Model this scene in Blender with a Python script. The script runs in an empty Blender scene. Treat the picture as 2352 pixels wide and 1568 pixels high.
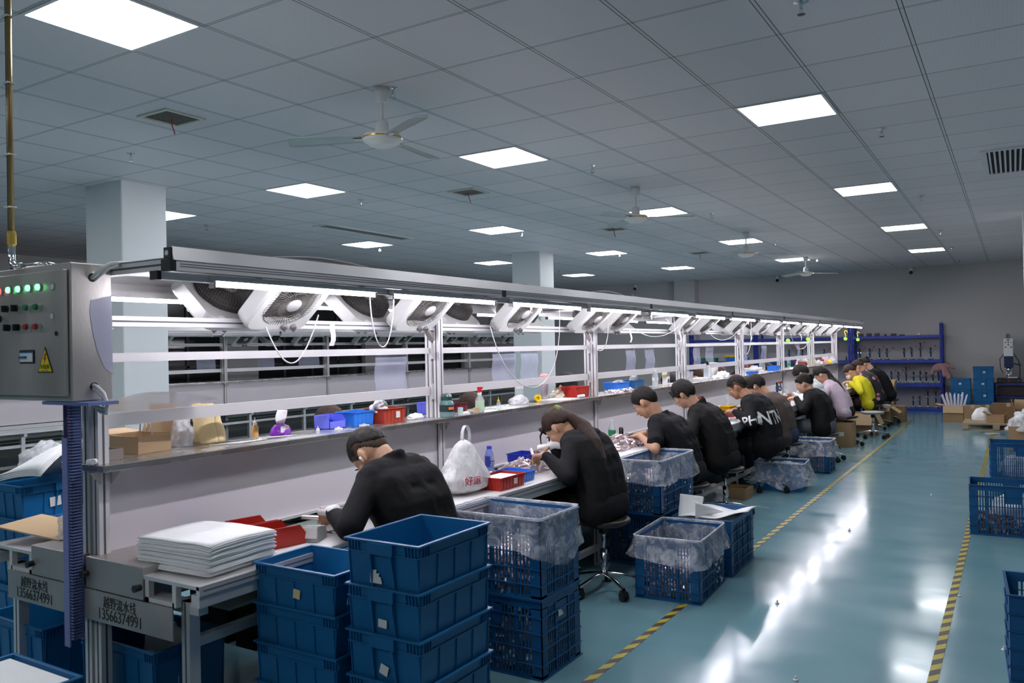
import bpy, math, random
from math import sin, cos, pi, radians
from mathutils import Vector, Matrix, noise
random.seed(7)
SC = bpy.context.scene
COL = SC.collection
V = Vector

# ------------------------------------------------------------------ camera
CAM_H = 1.57
yaw, pit, rol = radians(31.7386), radians(0.46364), radians(-1.14367)
fw = V((-sin(yaw)*cos(pit), cos(yaw)*cos(pit), sin(pit)))
r0 = V((cos(yaw), sin(yaw), 0)); u0 = r0.cross(fw)
rr = r0*cos(rol) + u0*sin(rol); uu = -r0*sin(rol) + u0*cos(rol)
cd = bpy.data.cameras.new('camera'); cam = bpy.data.objects.new('camera', cd); COL.objects.link(cam)
cam.matrix_world = Matrix(((rr.x, uu.x, -fw.x, 0), (rr.y, uu.y, -fw.y, 0), (rr.z, uu.z, -fw.z, CAM_H), (0, 0, 0, 1)))
cd.sensor_fit = 'HORIZONTAL'; cd.sensor_width = 36.0; cd.lens = 1866.92/2352*36
cd.clip_start = 0.05; cd.clip_end = 200
cd.dof.use_dof = True; cd.dof.focus_distance = 6.2; cd.dof.aperture_fstop = 5.0
SC.camera = cam
# ------------------------------------------------------------------ exposure and lights
SC.view_settings.view_transform = 'Standard'; SC.view_settings.look = 'None'
SC.view_settings.gamma = 1.0; SC.view_settings.use_curve_mapping = False
SC.view_settings.exposure = 0.0
w = bpy.data.worlds.new('world'); SC.world = w; w.use_nodes = True
w.node_tree.nodes['Background'].inputs[0].default_value = (0.5, 0.6, 0.7, 1)
w.node_tree.nodes['Background'].inputs[1].default_value = 0.02
PANEL_E = 21.0      # ceiling light panels
TUBE_E = 165.0      # lamps under the bench rail
ZC = CAM_H + 1.658  # ceiling

# ------------------------------------------------------------------ materials
MATS = {}
def mat(name, col, rough=0.5, metal=0.0, bump=0.0, bscale=40.0, var=0.0, vscale=6.0, emit=None, es=0.0, coat=0.0,
        alpha=1.0, trans=0.0, ior=1.45, spec=0.5, stretch=None, rvar=0.0, sheen=0.0, sss=0.0):
    if name in MATS: return MATS[name]
    m = bpy.data.materials.new(name); m.use_nodes = True; MATS[name] = m
    nt = m.node_tree; n = nt.nodes; L = nt.links; b = n['Principled BSDF']
    c = (*col, 1)
    b.inputs['Base Color'].default_value = c; b.inputs['Roughness'].default_value = rough
    b.inputs['Metallic'].default_value = metal; b.inputs['IOR'].default_value = ior
    b.inputs['Alpha'].default_value = alpha; b.inputs['Transmission Weight'].default_value = trans
    b.inputs['Coat Weight'].default_value = coat; b.inputs['Specular IOR Level'].default_value = spec
    b.inputs['Sheen Weight'].default_value = sheen
    if emit: b.inputs['Emission Color'].default_value = (*emit, 1); b.inputs['Emission Strength'].default_value = es
    tc = n.new('ShaderNodeTexCoord'); mp = n.new('ShaderNodeMapping'); L.new(tc.outputs['Object'], mp.inputs[0])
    if stretch: mp.inputs['Scale'].default_value = stretch
    if var > 0 or rvar > 0:
        nz = n.new('ShaderNodeTexNoise'); nz.inputs['Scale'].default_value = vscale; nz.inputs['Detail'].default_value = 5
        L.new(mp.outputs[0], nz.inputs['Vector'])
        if var > 0:
            mx = n.new('ShaderNodeMix'); mx.data_type = 'RGBA'; mx.inputs[6].default_value = tuple(max(0, x*(1-var)) for x in col)+(1,)
            mx.inputs[7].default_value = tuple(min(1, x*(1+var)) for x in col)+(1,)
            L.new(nz.outputs['Fac'], mx.inputs[0]); L.new(mx.outputs[2], b.inputs['Base Color'])
        if rvar > 0:
            mr = n.new('ShaderNodeMapRange'); mr.inputs[1].default_value = .3; mr.inputs[2].default_value = .7
            mr.inputs[3].default_value = max(0.02, rough-rvar); mr.inputs[4].default_value = rough+rvar
            L.new(nz.outputs['Fac'], mr.inputs[0]); L.new(mr.outputs[0], b.inputs['Roughness'])
    if bump > 0:
        n2 = n.new('ShaderNodeTexNoise'); n2.inputs['Scale'].default_value = bscale; n2.inputs['Detail'].default_value = 4
        L.new(mp.outputs[0], n2.inputs['Vector'])
        bp = n.new('ShaderNodeBump'); bp.inputs['Strength'].default_value = bump; bp.inputs['Distance'].default_value = 0.01
        L.new(n2.outputs['Fac'], bp.inputs['Height']); L.new(bp.outputs[0], b.inputs['Normal'])
    return m

def film(name, col, a0, a1, scale=9.0, rough=0.22, bump=0.8):
    """thin crumpled plastic film: mostly clear, streaked with milky creases"""
    m = bpy.data.materials.new(name); m.use_nodes = True; MATS[name] = m
    nt = m.node_tree; n = nt.nodes; L = nt.links; b = n['Principled BSDF']; out = n['Material Output']
    b.inputs['Base Color'].default_value = (*col, 1); b.inputs['Roughness'].default_value = rough
    b.inputs['Specular IOR Level'].default_value = 0.9
    tc = n.new('ShaderNodeTexCoord'); nz = n.new('ShaderNodeTexNoise'); nz.inputs['Scale'].default_value = scale
    nz.inputs['Detail'].default_value = 6; nz.inputs['Distortion'].default_value = .7; nz.inputs['Roughness'].default_value = .72
    L.new(tc.outputs['Object'], nz.inputs['Vector'])
    mr = n.new('ShaderNodeMapRange'); mr.inputs[1].default_value = .43; mr.inputs[2].default_value = .66
    mr.inputs[3].default_value = a0; mr.inputs[4].default_value = a1; L.new(nz.outputs['Fac'], mr.inputs[0])
    tr = n.new('ShaderNodeBsdfTransparent'); mx = n.new('ShaderNodeMixShader')
    L.new(mr.outputs[0], mx.inputs[0]); L.new(tr.outputs[0], mx.inputs[1]); L.new(b.outputs[0], mx.inputs[2])
    L.new(mx.outputs[0], out.inputs['Surface'])
    bp = n.new('ShaderNodeBump'); bp.inputs['Strength'].default_value = bump; bp.inputs['Distance'].default_value = 0.03
    L.new(nz.outputs['Fac'], bp.inputs['Height']); L.new(bp.outputs[0], b.inputs['Normal'])
    return m

M_ALU = mat('aluminium_profile', (.70, .68, .68), .38, .55, var=.06, vscale=3, rvar=.08)
M_ALUW = mat('pale_aluminium', (.70, .68, .68), .42, .25, var=.05, vscale=3)
M_GROOVE = mat('profile_groove', (.10, .10, .12), .6, .3)
M_STEEL = mat('brushed_stainless', (.50, .475, .45), .34, .65, var=.16, vscale=5, stretch=(1, 1, .35), rvar=.1, bump=.05, bscale=90)
M_SHELF = mat('stainless_shelf', (.50, .48, .46), .26, .95, var=.1, vscale=6, rvar=.08)
M_HUB = mat('fan_hub_grey', (.36, .36, .35), .45)
M_STEEL2 = mat('dull_zinc_plate', (.43, .40, .38), .42, .7, var=.16, vscale=9, rvar=.1)
M_CHROME = mat('chrome', (.75, .75, .76), .12, 1.0)
M_BLACKP = mat('black_plastic', (.012, .012, .014), .4)
M_BLACKR = mat('black_rubber', (.02, .02, .02), .75)
M_SEAT = mat('brown_black_seat', (.030, .024, .022), .35, bump=.1, bscale=120)
M_WHITEP = mat('white_plastic', (.78, .78, .76), .4)
M_FANW = mat('fan_housing_white', (.55, .55, .53), .38)
M_GRILLE = mat('fan_grille_grey', (.075, .068, .060), .5)
M_FANDARK = mat('fan_inside_dark', (.030, .028, .026), .6)
M_KNOB = mat('grey_knob', (.13, .12, .12), .5)
M_BOARD = mat('lilac_white_board', (.66, .61, .65), .45, var=.03, vscale=2)
M_TABLE = mat('white_bench_top', (.80, .78, .78), .4, var=.04, vscale=4)
M_BELT = mat('green_conveyor_belt', (.20, .27, .23), .45, var=.06)
M_BLUE = mat('blue_tote_plastic', (.006, .120, .300), .36, var=.12, vscale=4, bump=.03, bscale=200)
M_BLUE2 = mat('blue_crate_plastic', (.006, .078, .215), .36, var=.12, vscale=4)
M_BLUEL = mat('light_blue_bin', (.03, .20, .72), .3, var=.05)
M_BLUED = mat('dark_blue_bin', (.015, .10, .26), .4, var=.05)
M_VIOL = mat('violet_bin', (.16, .19, .80), .3, var=.05)
M_RED = mat('red_bin', (.42, .022, .014), .35, var=.08)
M_REDD = mat('brick_red_bin', (.34, .040, .018), .4, var=.08)
M_YEL = mat('yellow_plastic', (.85, .60, .01), .4)
M_FOAM = mat('white_foam_sheet', (.92, .92, .92), .7, var=.03, vscale=12, bump=.15, bscale=60)
M_CARD = mat('cardboard', (.36, .225, .115), .75, var=.10, vscale=5, bump=.06, bscale=60)
M_CARDL = mat('light_cardboard', (.50, .35, .20), .75, var=.07, vscale=5)
M_CARDD = mat('dark_cardboard', (.20, .125, .065), .8, var=.10, vscale=5)
M_PAPER = mat('paper_label', (.72, .71, .68), .7, var=.04)
M_WHITE = mat('white_cloth', (.85, .84, .84), .8, bump=.5, bscale=30)
M_CREAM = mat('cream_paper', (.70, .56, .30), .6, var=.08, vscale=14, bump=.4, bscale=14)
M_CABLE = mat('grey_white_cable', (.62, .61, .60), .5)
M_TRUNK = mat('blue_cable_trunking', (.13, .17, .36), .5)
M_WOOD = mat('pallet_wood', (.42, .31, .19), .7, var=.14, vscale=8, stretch=(1, 6, 1))
M_RACK = mat('blue_rack_steel', (.022, .045, .33), .35, .2, var=.06)
M_PRESS = mat('press_blue_paint', (.03, .10, .24), .35, var=.1)
M_PRESSD = mat('press_dark_steel', (.055, .045, .042), .4, .7)
M_REDK = mat('red_ball', (.55, .015, .02), .25)
M_WALL = mat('grey_white_wall', (.52, .50, .49), .75, var=.03, vscale=.6)
M_COLUMN = mat('pale_column_paint', (.66, .69, .69), .6, var=.02, vscale=1)
M_DARKGLASS = mat('dark_window_glass', (.010, .011, .013), .12, spec=.8)
M_MULL = mat('dark_window_frame', (.045, .045, .05), .4)
M_LAMP = mat('panel_diffuser', (1, 1, 1), .5, emit=(.93, .95, 1.0), es=PANEL_E)
M_TUBE = mat('tube_glow', (1, 1, 1), .5, emit=(.93, .90, 1.0), es=TUBE_E)
M_TUBEOFF = mat('tube_unlit', (.85, .85, .88), .3)
M_GOLD = mat('gold_trim', (.60, .42, .10), .3, .8)
M_SILVER = mat('silver_pink_parts', (.74, .62, .62), .22, .75, var=.35, vscale=25)
M_PARTS2 = mat('pale_parts', (.80, .72, .74), .3, .2, var=.15, vscale=25)
M_COPPER = mat('copper_parts', (.40, .23, .16), .3, .8, var=.35, vscale=30)
M_CLEAR = mat('clear_bottle_plastic', (.85, .90, .92), .08, alpha=.30, spec=.9)
M_WATER = mat('water', (.75, .85, .88), .05, alpha=.35, spec=.9)
M_FILM = film('clear_liner_film', (.80, .83, .88), .16, .62, 12)
M_FILM2 = film('milky_bag_film', (.88, .88, .90), .45, .95, scale=12, rough=.3)
M_SHEET = mat('hanging_plastic_sheet', (.52, .54, .70), .25, alpha=.42, var=.15, vscale=10, bump=.2, bscale=30)
M_SHEETB = mat('glossy_clear_sheet', (.80, .80, .88), .08, alpha=.62, bump=.15, bscale=10)
M_INK = mat('black_ink', (.02, .02, .02), .6)
M_REDINK = mat('red_ink', (.50, .02, .06), .6)
M_GREENINK = mat('green_ink', (.02, .25, .10), .6)
M_LEDG = mat('green_led', (.2, 1, .3), .4, emit=(.12, 1.0, .22), es=5)
M_LEDR = mat('red_led', (1, .1, .1), .4, emit=(1, .05, .06), es=4)
M_GREENB = mat('green_button', (.03, .20, .10), .4)
M_REDB = mat('red_button', (.42, .03, .03), .4)
M_LIME = mat('lime_plastic', (.35, .75, .08), .4)
M_VENT = mat('cream_vent', (.60, .60, .52), .55)
M_DARK = mat('dark_gap', (.012, .012, .013), .8)

# floor
def floor_material():
    m = mat('teal_epoxy_floor', (.13, .27, .32), .2, spec=.6)
    nt = m.node_tree; n = nt.nodes; L = nt.links; b = n['Principled BSDF']
    tc = n.new('ShaderNodeTexCoord'); mp = n.new('ShaderNodeMapping'); mp.inputs['Scale'].default_value = (1.2, 2.6, 1)
    L.new(tc.outputs['Object'], mp.inputs[0])
    nz = n.new('ShaderNodeTexNoise'); nz.inputs['Scale'].default_value = 1.4; nz.inputs['Detail'].default_value = 7; L.new(mp.outputs[0], nz.inputs['Vector'])
    mx = n.new('ShaderNodeMix'); mx.data_type = 'RGBA'; mx.inputs[6].default_value = (.135, .290, .345, 1); mx.inputs[7].default_value = (.200, .360, .400, 1)
    L.new(nz.outputs['Fac'], mx.inputs[0]); L.new(mx.outputs[2], b.inputs['Base Color'])
    mr = n.new('ShaderNodeMapRange'); mr.inputs[1].default_value = .3; mr.inputs[2].default_value = .7; mr.inputs[3].default_value = .10; mr.inputs[4].default_value = .19
    L.new(nz.outputs['Fac'], mr.inputs[0]); L.new(mr.outputs[0], b.inputs['Roughness'])
    n2 = n.new('ShaderNodeTexNoise'); n2.inputs['Scale'].default_value = 5; n2.inputs['Detail'].default_value = 5; L.new(tc.outputs['Object'], n2.inputs['Vector'])
    bp = n.new('ShaderNodeBump'); bp.inputs['Strength'].default_value = .03; bp.inputs['Distance'].default_value = .01
    L.new(n2.outputs['Fac'], bp.inputs['Height']); L.new(bp.outputs[0], b.inputs['Normal'])
    return m
M_FLOOR = floor_material()

def ceiling_material():
    m = mat('perforated_ceiling_tiles', (.42, .45, .48), .55)
    nt = m.node_tree; n = nt.nodes; L = nt.links; b = n['Principled BSDF']
    def math_(op, a, bb=None):
        x = n.new('ShaderNodeMath'); x.operation = op
        for i, q in enumerate((a, bb)):
            if q is None: continue
            if isinstance(q, (int, float)): x.inputs[i].default_value = q
            else: L.new(q, x.inputs[i])
        return x.outputs[0]
    tc = n.new('ShaderNodeTexCoord'); sp = n.new('ShaderNodeSeparateXYZ'); L.new(tc.outputs['Object'], sp.inputs[0])
    def dist(o, off, per):
        f = math_('FRACT', math_('DIVIDE', math_('SUBTRACT', o, off), per))
        return math_('MULTIPLY', math_('SUBTRACT', 0.5, math_('ABSOLUTE', math_('SUBTRACT', f, .5))), per)
    dx = dist(sp.outputs[0], GX, GP); dy = dist(sp.outputs[1], GY, GPY)
    def band(d, lo, hi): return math_('MULTIPLY', math_('GREATER_THAN', d, lo), math_('LESS_THAN', d, hi))
    line = math_('MAXIMUM', band(dx, .0085, .0135), band(dy, .0055, .0090))
    bar = math_('MAXIMUM', math_('LESS_THAN', dx, .0085), math_('LESS_THAN', dy, .0055))
    hx = dist(sp.outputs[0], GX, .02); hy = dist(sp.outputs[1], GY, .02)
    hole = math_('LESS_THAN', math_('ADD', math_('POWER', math_('SUBTRACT', hx, .01), 2), math_('POWER', math_('SUBTRACT', hy, .01), 2)), .0000035)
    wn = n.new('ShaderNodeTexWhiteNoise'); wn.noise_dimensions = '2D'
    cx = n.new('ShaderNodeCombineXYZ'); L.new(math_('FLOOR', math_('DIVIDE', math_('SUBTRACT', sp.outputs[0], GX), GP)), cx.inputs[0])
    L.new(math_('FLOOR', math_('DIVIDE', math_('SUBTRACT', sp.outputs[1], GY), GPY)), cx.inputs[1]); L.new(cx.outputs[0], wn.inputs[0])
    m0 = n.new('ShaderNodeMix'); m0.data_type = 'RGBA'; m0.inputs[6].default_value = (.66, .625, .635, 1); m0.inputs[7].default_value = (.71, .675, .685, 1); L.new(wn.outputs[0], m0.inputs[0])
    m1 = n.new('ShaderNodeMix'); m1.data_type = 'RGBA'; L.new(math_('MULTIPLY', hole, .35), m1.inputs[0]); L.new(m0.outputs[2], m1.inputs[6]); m1.inputs[7].default_value = (.05, .05, .06, 1)
    m2 = n.new('ShaderNodeMix'); m2.data_type = 'RGBA'; L.new(bar, m2.inputs[0]); L.new(m1.outputs[2], m2.inputs[6]); m2.inputs[7].default_value = (.60, .61, .60, 1)
    m3 = n.new('ShaderNodeMix'); m3.data_type = 'RGBA'; L.new(line, m3.inputs[0]); L.new(m2.outputs[2], m3.inputs[6]); m3.inputs[7].default_value = (.06, .065, .075, 1)
    L.new(m3.outputs[2], b.inputs['Base Color'])
    return m
GX, GY, GP, GPY = -4.0468, 2.0802, .6, .6008
M_CEIL = ceiling_material()

def tape_material():
    m = mat('yellow_black_tape', (.5, .45, .05), .4)
    nt = m.node_tree; n = nt.nodes; L = nt.links; b = n['Principled BSDF']
    tc = n.new('ShaderNodeTexCoord'); sp = n.new('ShaderNodeSeparateXYZ'); L.new(tc.outputs['Object'], sp.inputs[0])
    a = n.new('ShaderNodeMath'); a.operation = 'MULTIPLY'; a.inputs[1].default_value = -1.3; L.new(sp.outputs[0], a.inputs[0])
    s = n.new('ShaderNodeMath'); s.operation = 'ADD'; L.new(a.outputs[0], s.inputs[0]); L.new(sp.outputs[1], s.inputs[1])
    d = n.new('ShaderNodeMath'); d.operation = 'DIVIDE'; d.inputs[1].default_value = .150; L.new(s.outputs[0], d.inputs[0])
    f = n.new('ShaderNodeMath'); f.operation = 'FRACT'; L.new(d.outputs[0], f.inputs[0])
    g = n.new('ShaderNodeMath'); g.operation = 'GREATER_THAN'; g.inputs[1].default_value = .5; L.new(f.outputs[0], g.inputs[0])
    nz = n.new('ShaderNodeTexNoise'); nz.inputs['Scale'].default_value = 14; L.new(tc.outputs['Object'], nz.inputs['Vector'])
    mx = n.new('ShaderNodeMix'); mx.data_type = 'RGBA'; mx.inputs[6].default_value = (.50, .42, .035, 1); mx.inputs[7].default_value = (.055, .04, .03, 1)
    L.new(g.outputs[0], mx.inputs[0]); L.new(mx.outputs[2], b.inputs['Base Color'])
    return m
M_TAPE = tape_material()

def hair_material(name, c0, c1):
    m = mat(name, c0, .55, spec=.22)
    nt = m.node_tree; n = nt.nodes; L = nt.links; b = n['Principled BSDF']
    tc = n.new('ShaderNodeTexCoord'); mp = n.new('ShaderNodeMapping'); mp.inputs['Scale'].default_value = (6, 1.2, 1.2); L.new(tc.outputs['Object'], mp.inputs[0])
    nz = n.new('ShaderNodeTexNoise'); nz.inputs['Scale'].default_value = 45; nz.inputs['Detail'].default_value = 4; L.new(mp.outputs[0], nz.inputs['Vector'])
    mx = n.new('ShaderNodeMix'); mx.data_type = 'RGBA'; mx.inputs[6].default_value = (*c0, 1); mx.inputs[7].default_value = (*c1, 1)
    L.new(nz.outputs['Fac'], mx.inputs[0]); L.new(mx.outputs[2], b.inputs['Base Color'])
    bp = n.new('ShaderNodeBump'); bp.inputs['Strength'].default_value = .8; bp.inputs['Distance'].default_value = .006
    L.new(nz.outputs['Fac'], bp.inputs['Height']); L.new(bp.outputs[0], b.inputs['Normal'])
    return m
M_HAIR = hair_material('black_hair', (.006, .005, .005), (.022, .017, .014))
M_HAIRB = hair_material('dark_brown_hair', (.012, .007, .005), (.055, .030, .020))
M_FADE = hair_material('clipped_hair', (.036, .024, .016), (.085, .056, .036))
M_SKIN = mat('skin', (.50, .28, .175), .5, var=.08, vscale=20, bump=.04, bscale=90)
M_SKIN2 = mat('tanned_skin', (.40, .20, .12), .5, var=.08, vscale=20, bump=.04, bscale=90)
M_LIP = mat('lips', (.36, .13, .10), .5)
M_EYE = mat('lash_dark', (.02, .013, .010), .5)

def cloth(name, col, b=.5, s=18, rough=.85):
    return mat(name, col, rough, bump=b, bscale=s, sheen=0, var=.15, vscale=8, spec=.18)

# ------------------------------------------------------------------ mesh builder
def basis(d):
    d = V(d).normalized(); a = V((0, 0, 1)) if abs(d.z) < .95 else V((1, 0, 0))
    x = a.cross(d).normalized(); return x, d.cross(x), d
class MB:
    def __init__(s): s.v = []; s.f = []; s.m = []; s.cur = 0
    def add(s, vs, fs):
        o = len(s.v); s.v += [tuple(q) for q in vs]; s.f += [tuple(i+o for i in f) for f in fs]; s.m += [s.cur]*len(fs); return s
    def box(s, x0, x1, y0, y1, z0, z1):
        return s.add([(x0, y0, z0), (x1, y0, z0), (x1, y1, z0), (x0, y1, z0), (x0, y0, z1), (x1, y0, z1), (x1, y1, z1), (x0, y1, z1)],
                     [(0, 3, 2, 1), (4, 5, 6, 7), (0, 1, 5, 4), (1, 2, 6, 5), (2, 3, 7, 6), (3, 0, 4, 7)])
    def hexa(s, lo, hi):   # lo, hi: 4 points each (ccw seen from above)
        return s.add(list(lo)+list(hi), [(0, 3, 2, 1), (4, 5, 6, 7), (0, 1, 5, 4), (1, 2, 6, 5), (2, 3, 7, 6), (3, 0, 4, 7)])
    def obox(s, c, sz, R):
        c = V(c); vs = []
        for z in (-.5, .5):
            for x, y in ((-.5, -.5), (.5, -.5), (.5, .5), (-.5, .5)): vs.append(c + R @ V((x*sz[0], y*sz[1], z*sz[2])))
        return s.hexa(vs[:4], vs[4:])
    def bar(s, p0, p1, w_, h_):   # rectangular bar between two points
        p0 = V(p0); p1 = V(p1); x, y, d = basis(p1-p0)
        R = Matrix((x, y, d)).transposed(); return s.obox((p0+p1)/2, (w_, h_, (p1-p0).length), R)
    def cyl(s, p0, p1, a, b=None, n=16, cap=True):
        if b is None: b = a
        p0 = V(p0); p1 = V(p1); x, y, d = basis(p1-p0)
        r = [(x*cos(2*pi*i/n) + y*sin(2*pi*i/n)) for i in range(n)]
        vs = [p0+q*a for q in r]+[p1+q*b for q in r]
        fs = [(i, (i+1) % n, (i+1) % n+n, i+n) for i in range(n)]
        if cap: fs += [tuple(range(n))[::-1], tuple(range(n, 2*n))]
        return s.add(vs, fs)
    def lathe(s, prof, o=(0, 0, 0), n=24, ax=(0, 0, 1)):
        x, y, d = basis(ax); o = V(o); vs = []; fs = []
        for (r, z) in prof:
            for i in range(n): vs.append(o + d*z + (x*cos(2*pi*i/n)+y*sin(2*pi*i/n))*max(r, 1e-5))
        for k in range(len(prof)-1):
            for i in range(n): fs.append((k*n+i, k*n+(i+1) % n, (k+1)*n+(i+1) % n, (k+1)*n+i))
        fs.append(tuple(range(n))[::-1]); fs.append(tuple((len(prof)-1)*n+i for i in range(n)))
        return s.add(vs, fs)
    def tube(s, pts, r, n=8, r1=None):
        pts = [V(p) for p in pts]; vs = []; fs = []; N = len(pts); px = None
        for k, p in enumerate(pts):
            d = (pts[min(k+1, N-1)]-pts[max(k-1, 0)])
            if d.length < 1e-9: d = V((0, 0, 1))
            d.normalize()
            if px is None: px = basis(d)[0]
            px = (px - d*px.dot(d)); px.normalize(); y = d.cross(px)
            q = r if r1 is None else r+(r1-r)*k/(N-1)
            for i in range(n): vs.append(p+(px*cos(2*pi*i/n)+y*sin(2*pi*i/n))*q)
        for k in range(N-1):
            for i in range(n): fs.append((k*n+i, k*n+(i+1) % n, (k+1)*n+(i+1) % n, (k+1)*n+i))
        fs.append(tuple(range(n))[::-1]); fs.append(tuple((N-1)*n+i for i in range(n)))
        return s.add(vs, fs)
    def ell(s, c, ax, n=14, m=9):   # ellipsoid with three axis vectors
        c = V(c); a, b, d = [V(q) for q in ax]; vs = [c-d]; fs = []
        for j in range(1, m):
            t = pi*j/m
            for i in range(n): vs.append(c - d*cos(t) + (a*cos(2*pi*i/n)+b*sin(2*pi*i/n))*sin(t))
        vs.append(c+d)
        for i in range(n): fs.append((0, 1+(i+1) % n, 1+i)); fs.append((len(vs)-1, 1+(m-2)*n+i, 1+(m-2)*n+(i+1) % n))
        for j in range(m-2):
            for i in range(n): fs.append((1+j*n+i, 1+j*n+(i+1) % n, 1+(j+1)*n+(i+1) % n, 1+(j+1)*n+i))
        return s.add(vs, fs)
    def sph(s, c, r, n=14, m=9): return s.ell(c, ((r, 0, 0), (0, r, 0), (0, 0, r)), n, m)
    def cap(s, p0, p1, a, b=None, n=14):
        if b is None: b = a
        s.cyl(p0, p1, a, b, n); s.sph(p0, a, n, 8); s.sph(p1, b, n, 8); return s
    def prism(s, pts, axis, lo, hi):   # polygon in the plane normal to axis ('x','y','z'), extruded
        def P(a, b, c): return {'x': (c, a, b), 'y': (a, c, b), 'z': (a, b, c)}[axis]
        n = len(pts); vs = [P(a, b, lo) for a, b in pts]+[P(a, b, hi) for a, b in pts]
        return s.add(vs, [tuple(range(n))[::-1], tuple(range(n, 2*n))]+[(i, (i+1) % n, (i+1) % n+n, i+n) for i in range(n)])
    def grid(s, fn, nu, nv):
        vs = [fn(i/nu, j/nv) for j in range(nv+1) for i in range(nu+1)]
        return s.add(vs, [(j*(nu+1)+i, j*(nu+1)+i+1, (j+1)*(nu+1)+i+1, (j+1)*(nu+1)+i) for j in range(nv) for i in range(nu)])
    def build(s, name, mats, parent=None, smooth=False, bevel=0, solid=0, voxel=0, sm=4, loc=None):
        me = bpy.data.meshes.new(name); me.from_pydata(s.v, [], s.f)
        mats = mats if isinstance(mats, (list, tuple)) else [mats]
        for q in mats: me.materials.append(q)
        if max(s.m, default=0) > 0: me.polygons.foreach_set('material_index', s.m)
        if smooth: me.polygons.foreach_set('use_smooth', [True]*len(me.polygons))
        me.update()
        o = bpy.data.objects.new(name, me); COL.objects.link(o)
        if parent is not None: o.parent = parent
        if loc: o.location = loc
        if voxel:
            q = o.modifiers.new('union', 'REMESH'); q.mode = 'VOXEL'; q.voxel_size = voxel; q.use_smooth_shade = True
            q = o.modifiers.new('relax', 'SMOOTH'); q.iterations = sm; q.factor = .5
        if solid:
            q = o.modifiers.new('thick', 'SOLIDIFY'); q.thickness = solid; q.offset = 0
        if bevel:
            q = o.modifiers.new('edge', 'BEVEL'); q.width = bevel; q.segments = 2; q.limit_method = 'ANGLE'
        return o

def tag(o, label, cat, group=None, kind=None):
    if label: o['label'] = label
    if cat: o['category'] = cat
    if group: o['group'] = group
    if kind: o['kind'] = kind
    return o
def thing(name, label, cat, loc=(0, 0, 0), rz=0, group=None):
    o = bpy.data.objects.new(name, None); COL.objects.link(o); o.empty_display_size = .1
    o.location = loc; o.rotation_euler = (0, 0, rz); return tag(o, label, cat, group)
def struct(o): o['kind'] = 'structure'; return o
def kids(o): return [c for c in COL.objects if c.parent == o]
KID = {}
def proto_kids(o):
    if o.name not in KID: KID[o.name] = [(c, [(d, []) for d in kids(c)]) for c in kids(o)]
    return KID[o.name]
def dup(root, loc, rz=0, label=None, group=None, rot=None):
    r = root.copy(); COL.objects.link(r); r.location = loc; r.rotation_euler = rot if rot else (0, 0, rz)
    if label: r['label'] = label
    if group: r['group'] = group
    for c, ds in proto_kids(root):
        q = c.copy(); COL.objects.link(q); q.parent = r
        for d, _ in ds:
            e = d.copy(); COL.objects.link(e); e.parent = q
    return r
FIRST = {}
def place(key, make, loc, rz=0, label=None, group=None, rot=None):
    """first call moves the prototype itself, later ones copy it"""
    if key not in FIRST:
        p = make(); FIRST[key] = p; p.location = loc; p.rotation_euler = rot if rot else (0, 0, rz)
        if label: p['label'] = label
        if group: p['group'] = group
        return p
    return dup(FIRST[key], loc, rz, label, group, rot)
ORD = ['first', 'second', 'third', 'fourth', 'fifth', 'sixth', 'seventh', 'eighth', 'ninth', 'tenth', 'eleventh', 'twelfth',
       'thirteenth', 'fourteenth', 'fifteenth', 'sixteenth', 'seventeenth', 'eighteenth', 'nineteenth', 'twentieth']
def text_mesh(name, body, size, m, parent=None, ext=.0006, loc=(0, 0, 0), rot=(0, 0, 0), align='CENTER', bold=0, sx=1.0):
    cu = bpy.data.curves.new(name, 'FONT'); cu.body = body; cu.size = size; cu.extrude = ext; cu.align_x = align; cu.align_y = 'CENTER'; cu.offset = bold
    t = bpy.data.objects.new(name+'_t', cu); COL.objects.link(t)
    dg = bpy.context.evaluated_depsgraph_get(); me = bpy.data.meshes.new_from_object(t.evaluated_get(dg)); me.name = name
    bpy.data.objects.remove(t); bpy.data.curves.remove(cu)
    me.materials.clear(); me.materials.append(m)
    o = bpy.data.objects.new(name, me); COL.objects.link(o); o.location = loc; o.rotation_euler = rot; o.scale = (sx, 1, 1)
    if parent is not None: o.parent = parent
    return o
def rrect(x0, x1, y0, y1, r, n=4):
    pts = []
    for cx, cy, a0 in ((x1-r, y1-r, 0), (x0+r, y1-r, 90), (x0+r, y0+r, 180), (x1-r, y0+r, 270)):
        for k in range(n+1): a = radians(a0+90*k/n); pts.append((cx+r*cos(a), cy+r*sin(a)))
    return pts

# ================================================================== the room
RX0, RX1, RY0, RY1 = -13.6, 5.5, -5.0, 20.5
struct(MB().box(RX0-.2, RX1+.2, RY0-.2, RY1+.2, -.12, 0).build('floor', M_FLOOR))
struct(MB().box(RX0-.2, RX1+.2, RY0-.2, RY1+.2, ZC, ZC+.12).build('ceiling', M_CEIL))
struct(MB().box(RX0, RX1, RY1, RY1+.15, 0, ZC).build('wall_far', M_WALL))
struct(MB().box(-7.5, -6.95, RY1-.32, RY1, 0, ZC).build('trim_1', M_WALL))
struct(MB().box(RX1, RX1+.15, RY0, RY1, 0, ZC).build('wall_right', M_WALL))
struct(MB().box(RX0, RX1, RY0-.15, RY0, 0, ZC).build('wall_near', M_WALL))
wl = MB()
wl.box(RX0-.15, RX0, RY0, RY1, 0, .85); wl.box(RX0-.15, RX0, RY0, RY1, 2.75, ZC)
piers = [(-5.0, -3.6), (-.2, .5), (4.2, 4.9), (6.9, 7.6), (10.9, 11.7), (15.0, 15.8), (19.2, 20.5)]
for a, b in piers: wl.box(RX0-.15, RX0+.10, a, b, .85, 2.75)
struct(wl.build('wall_left', M_WALL))
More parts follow.
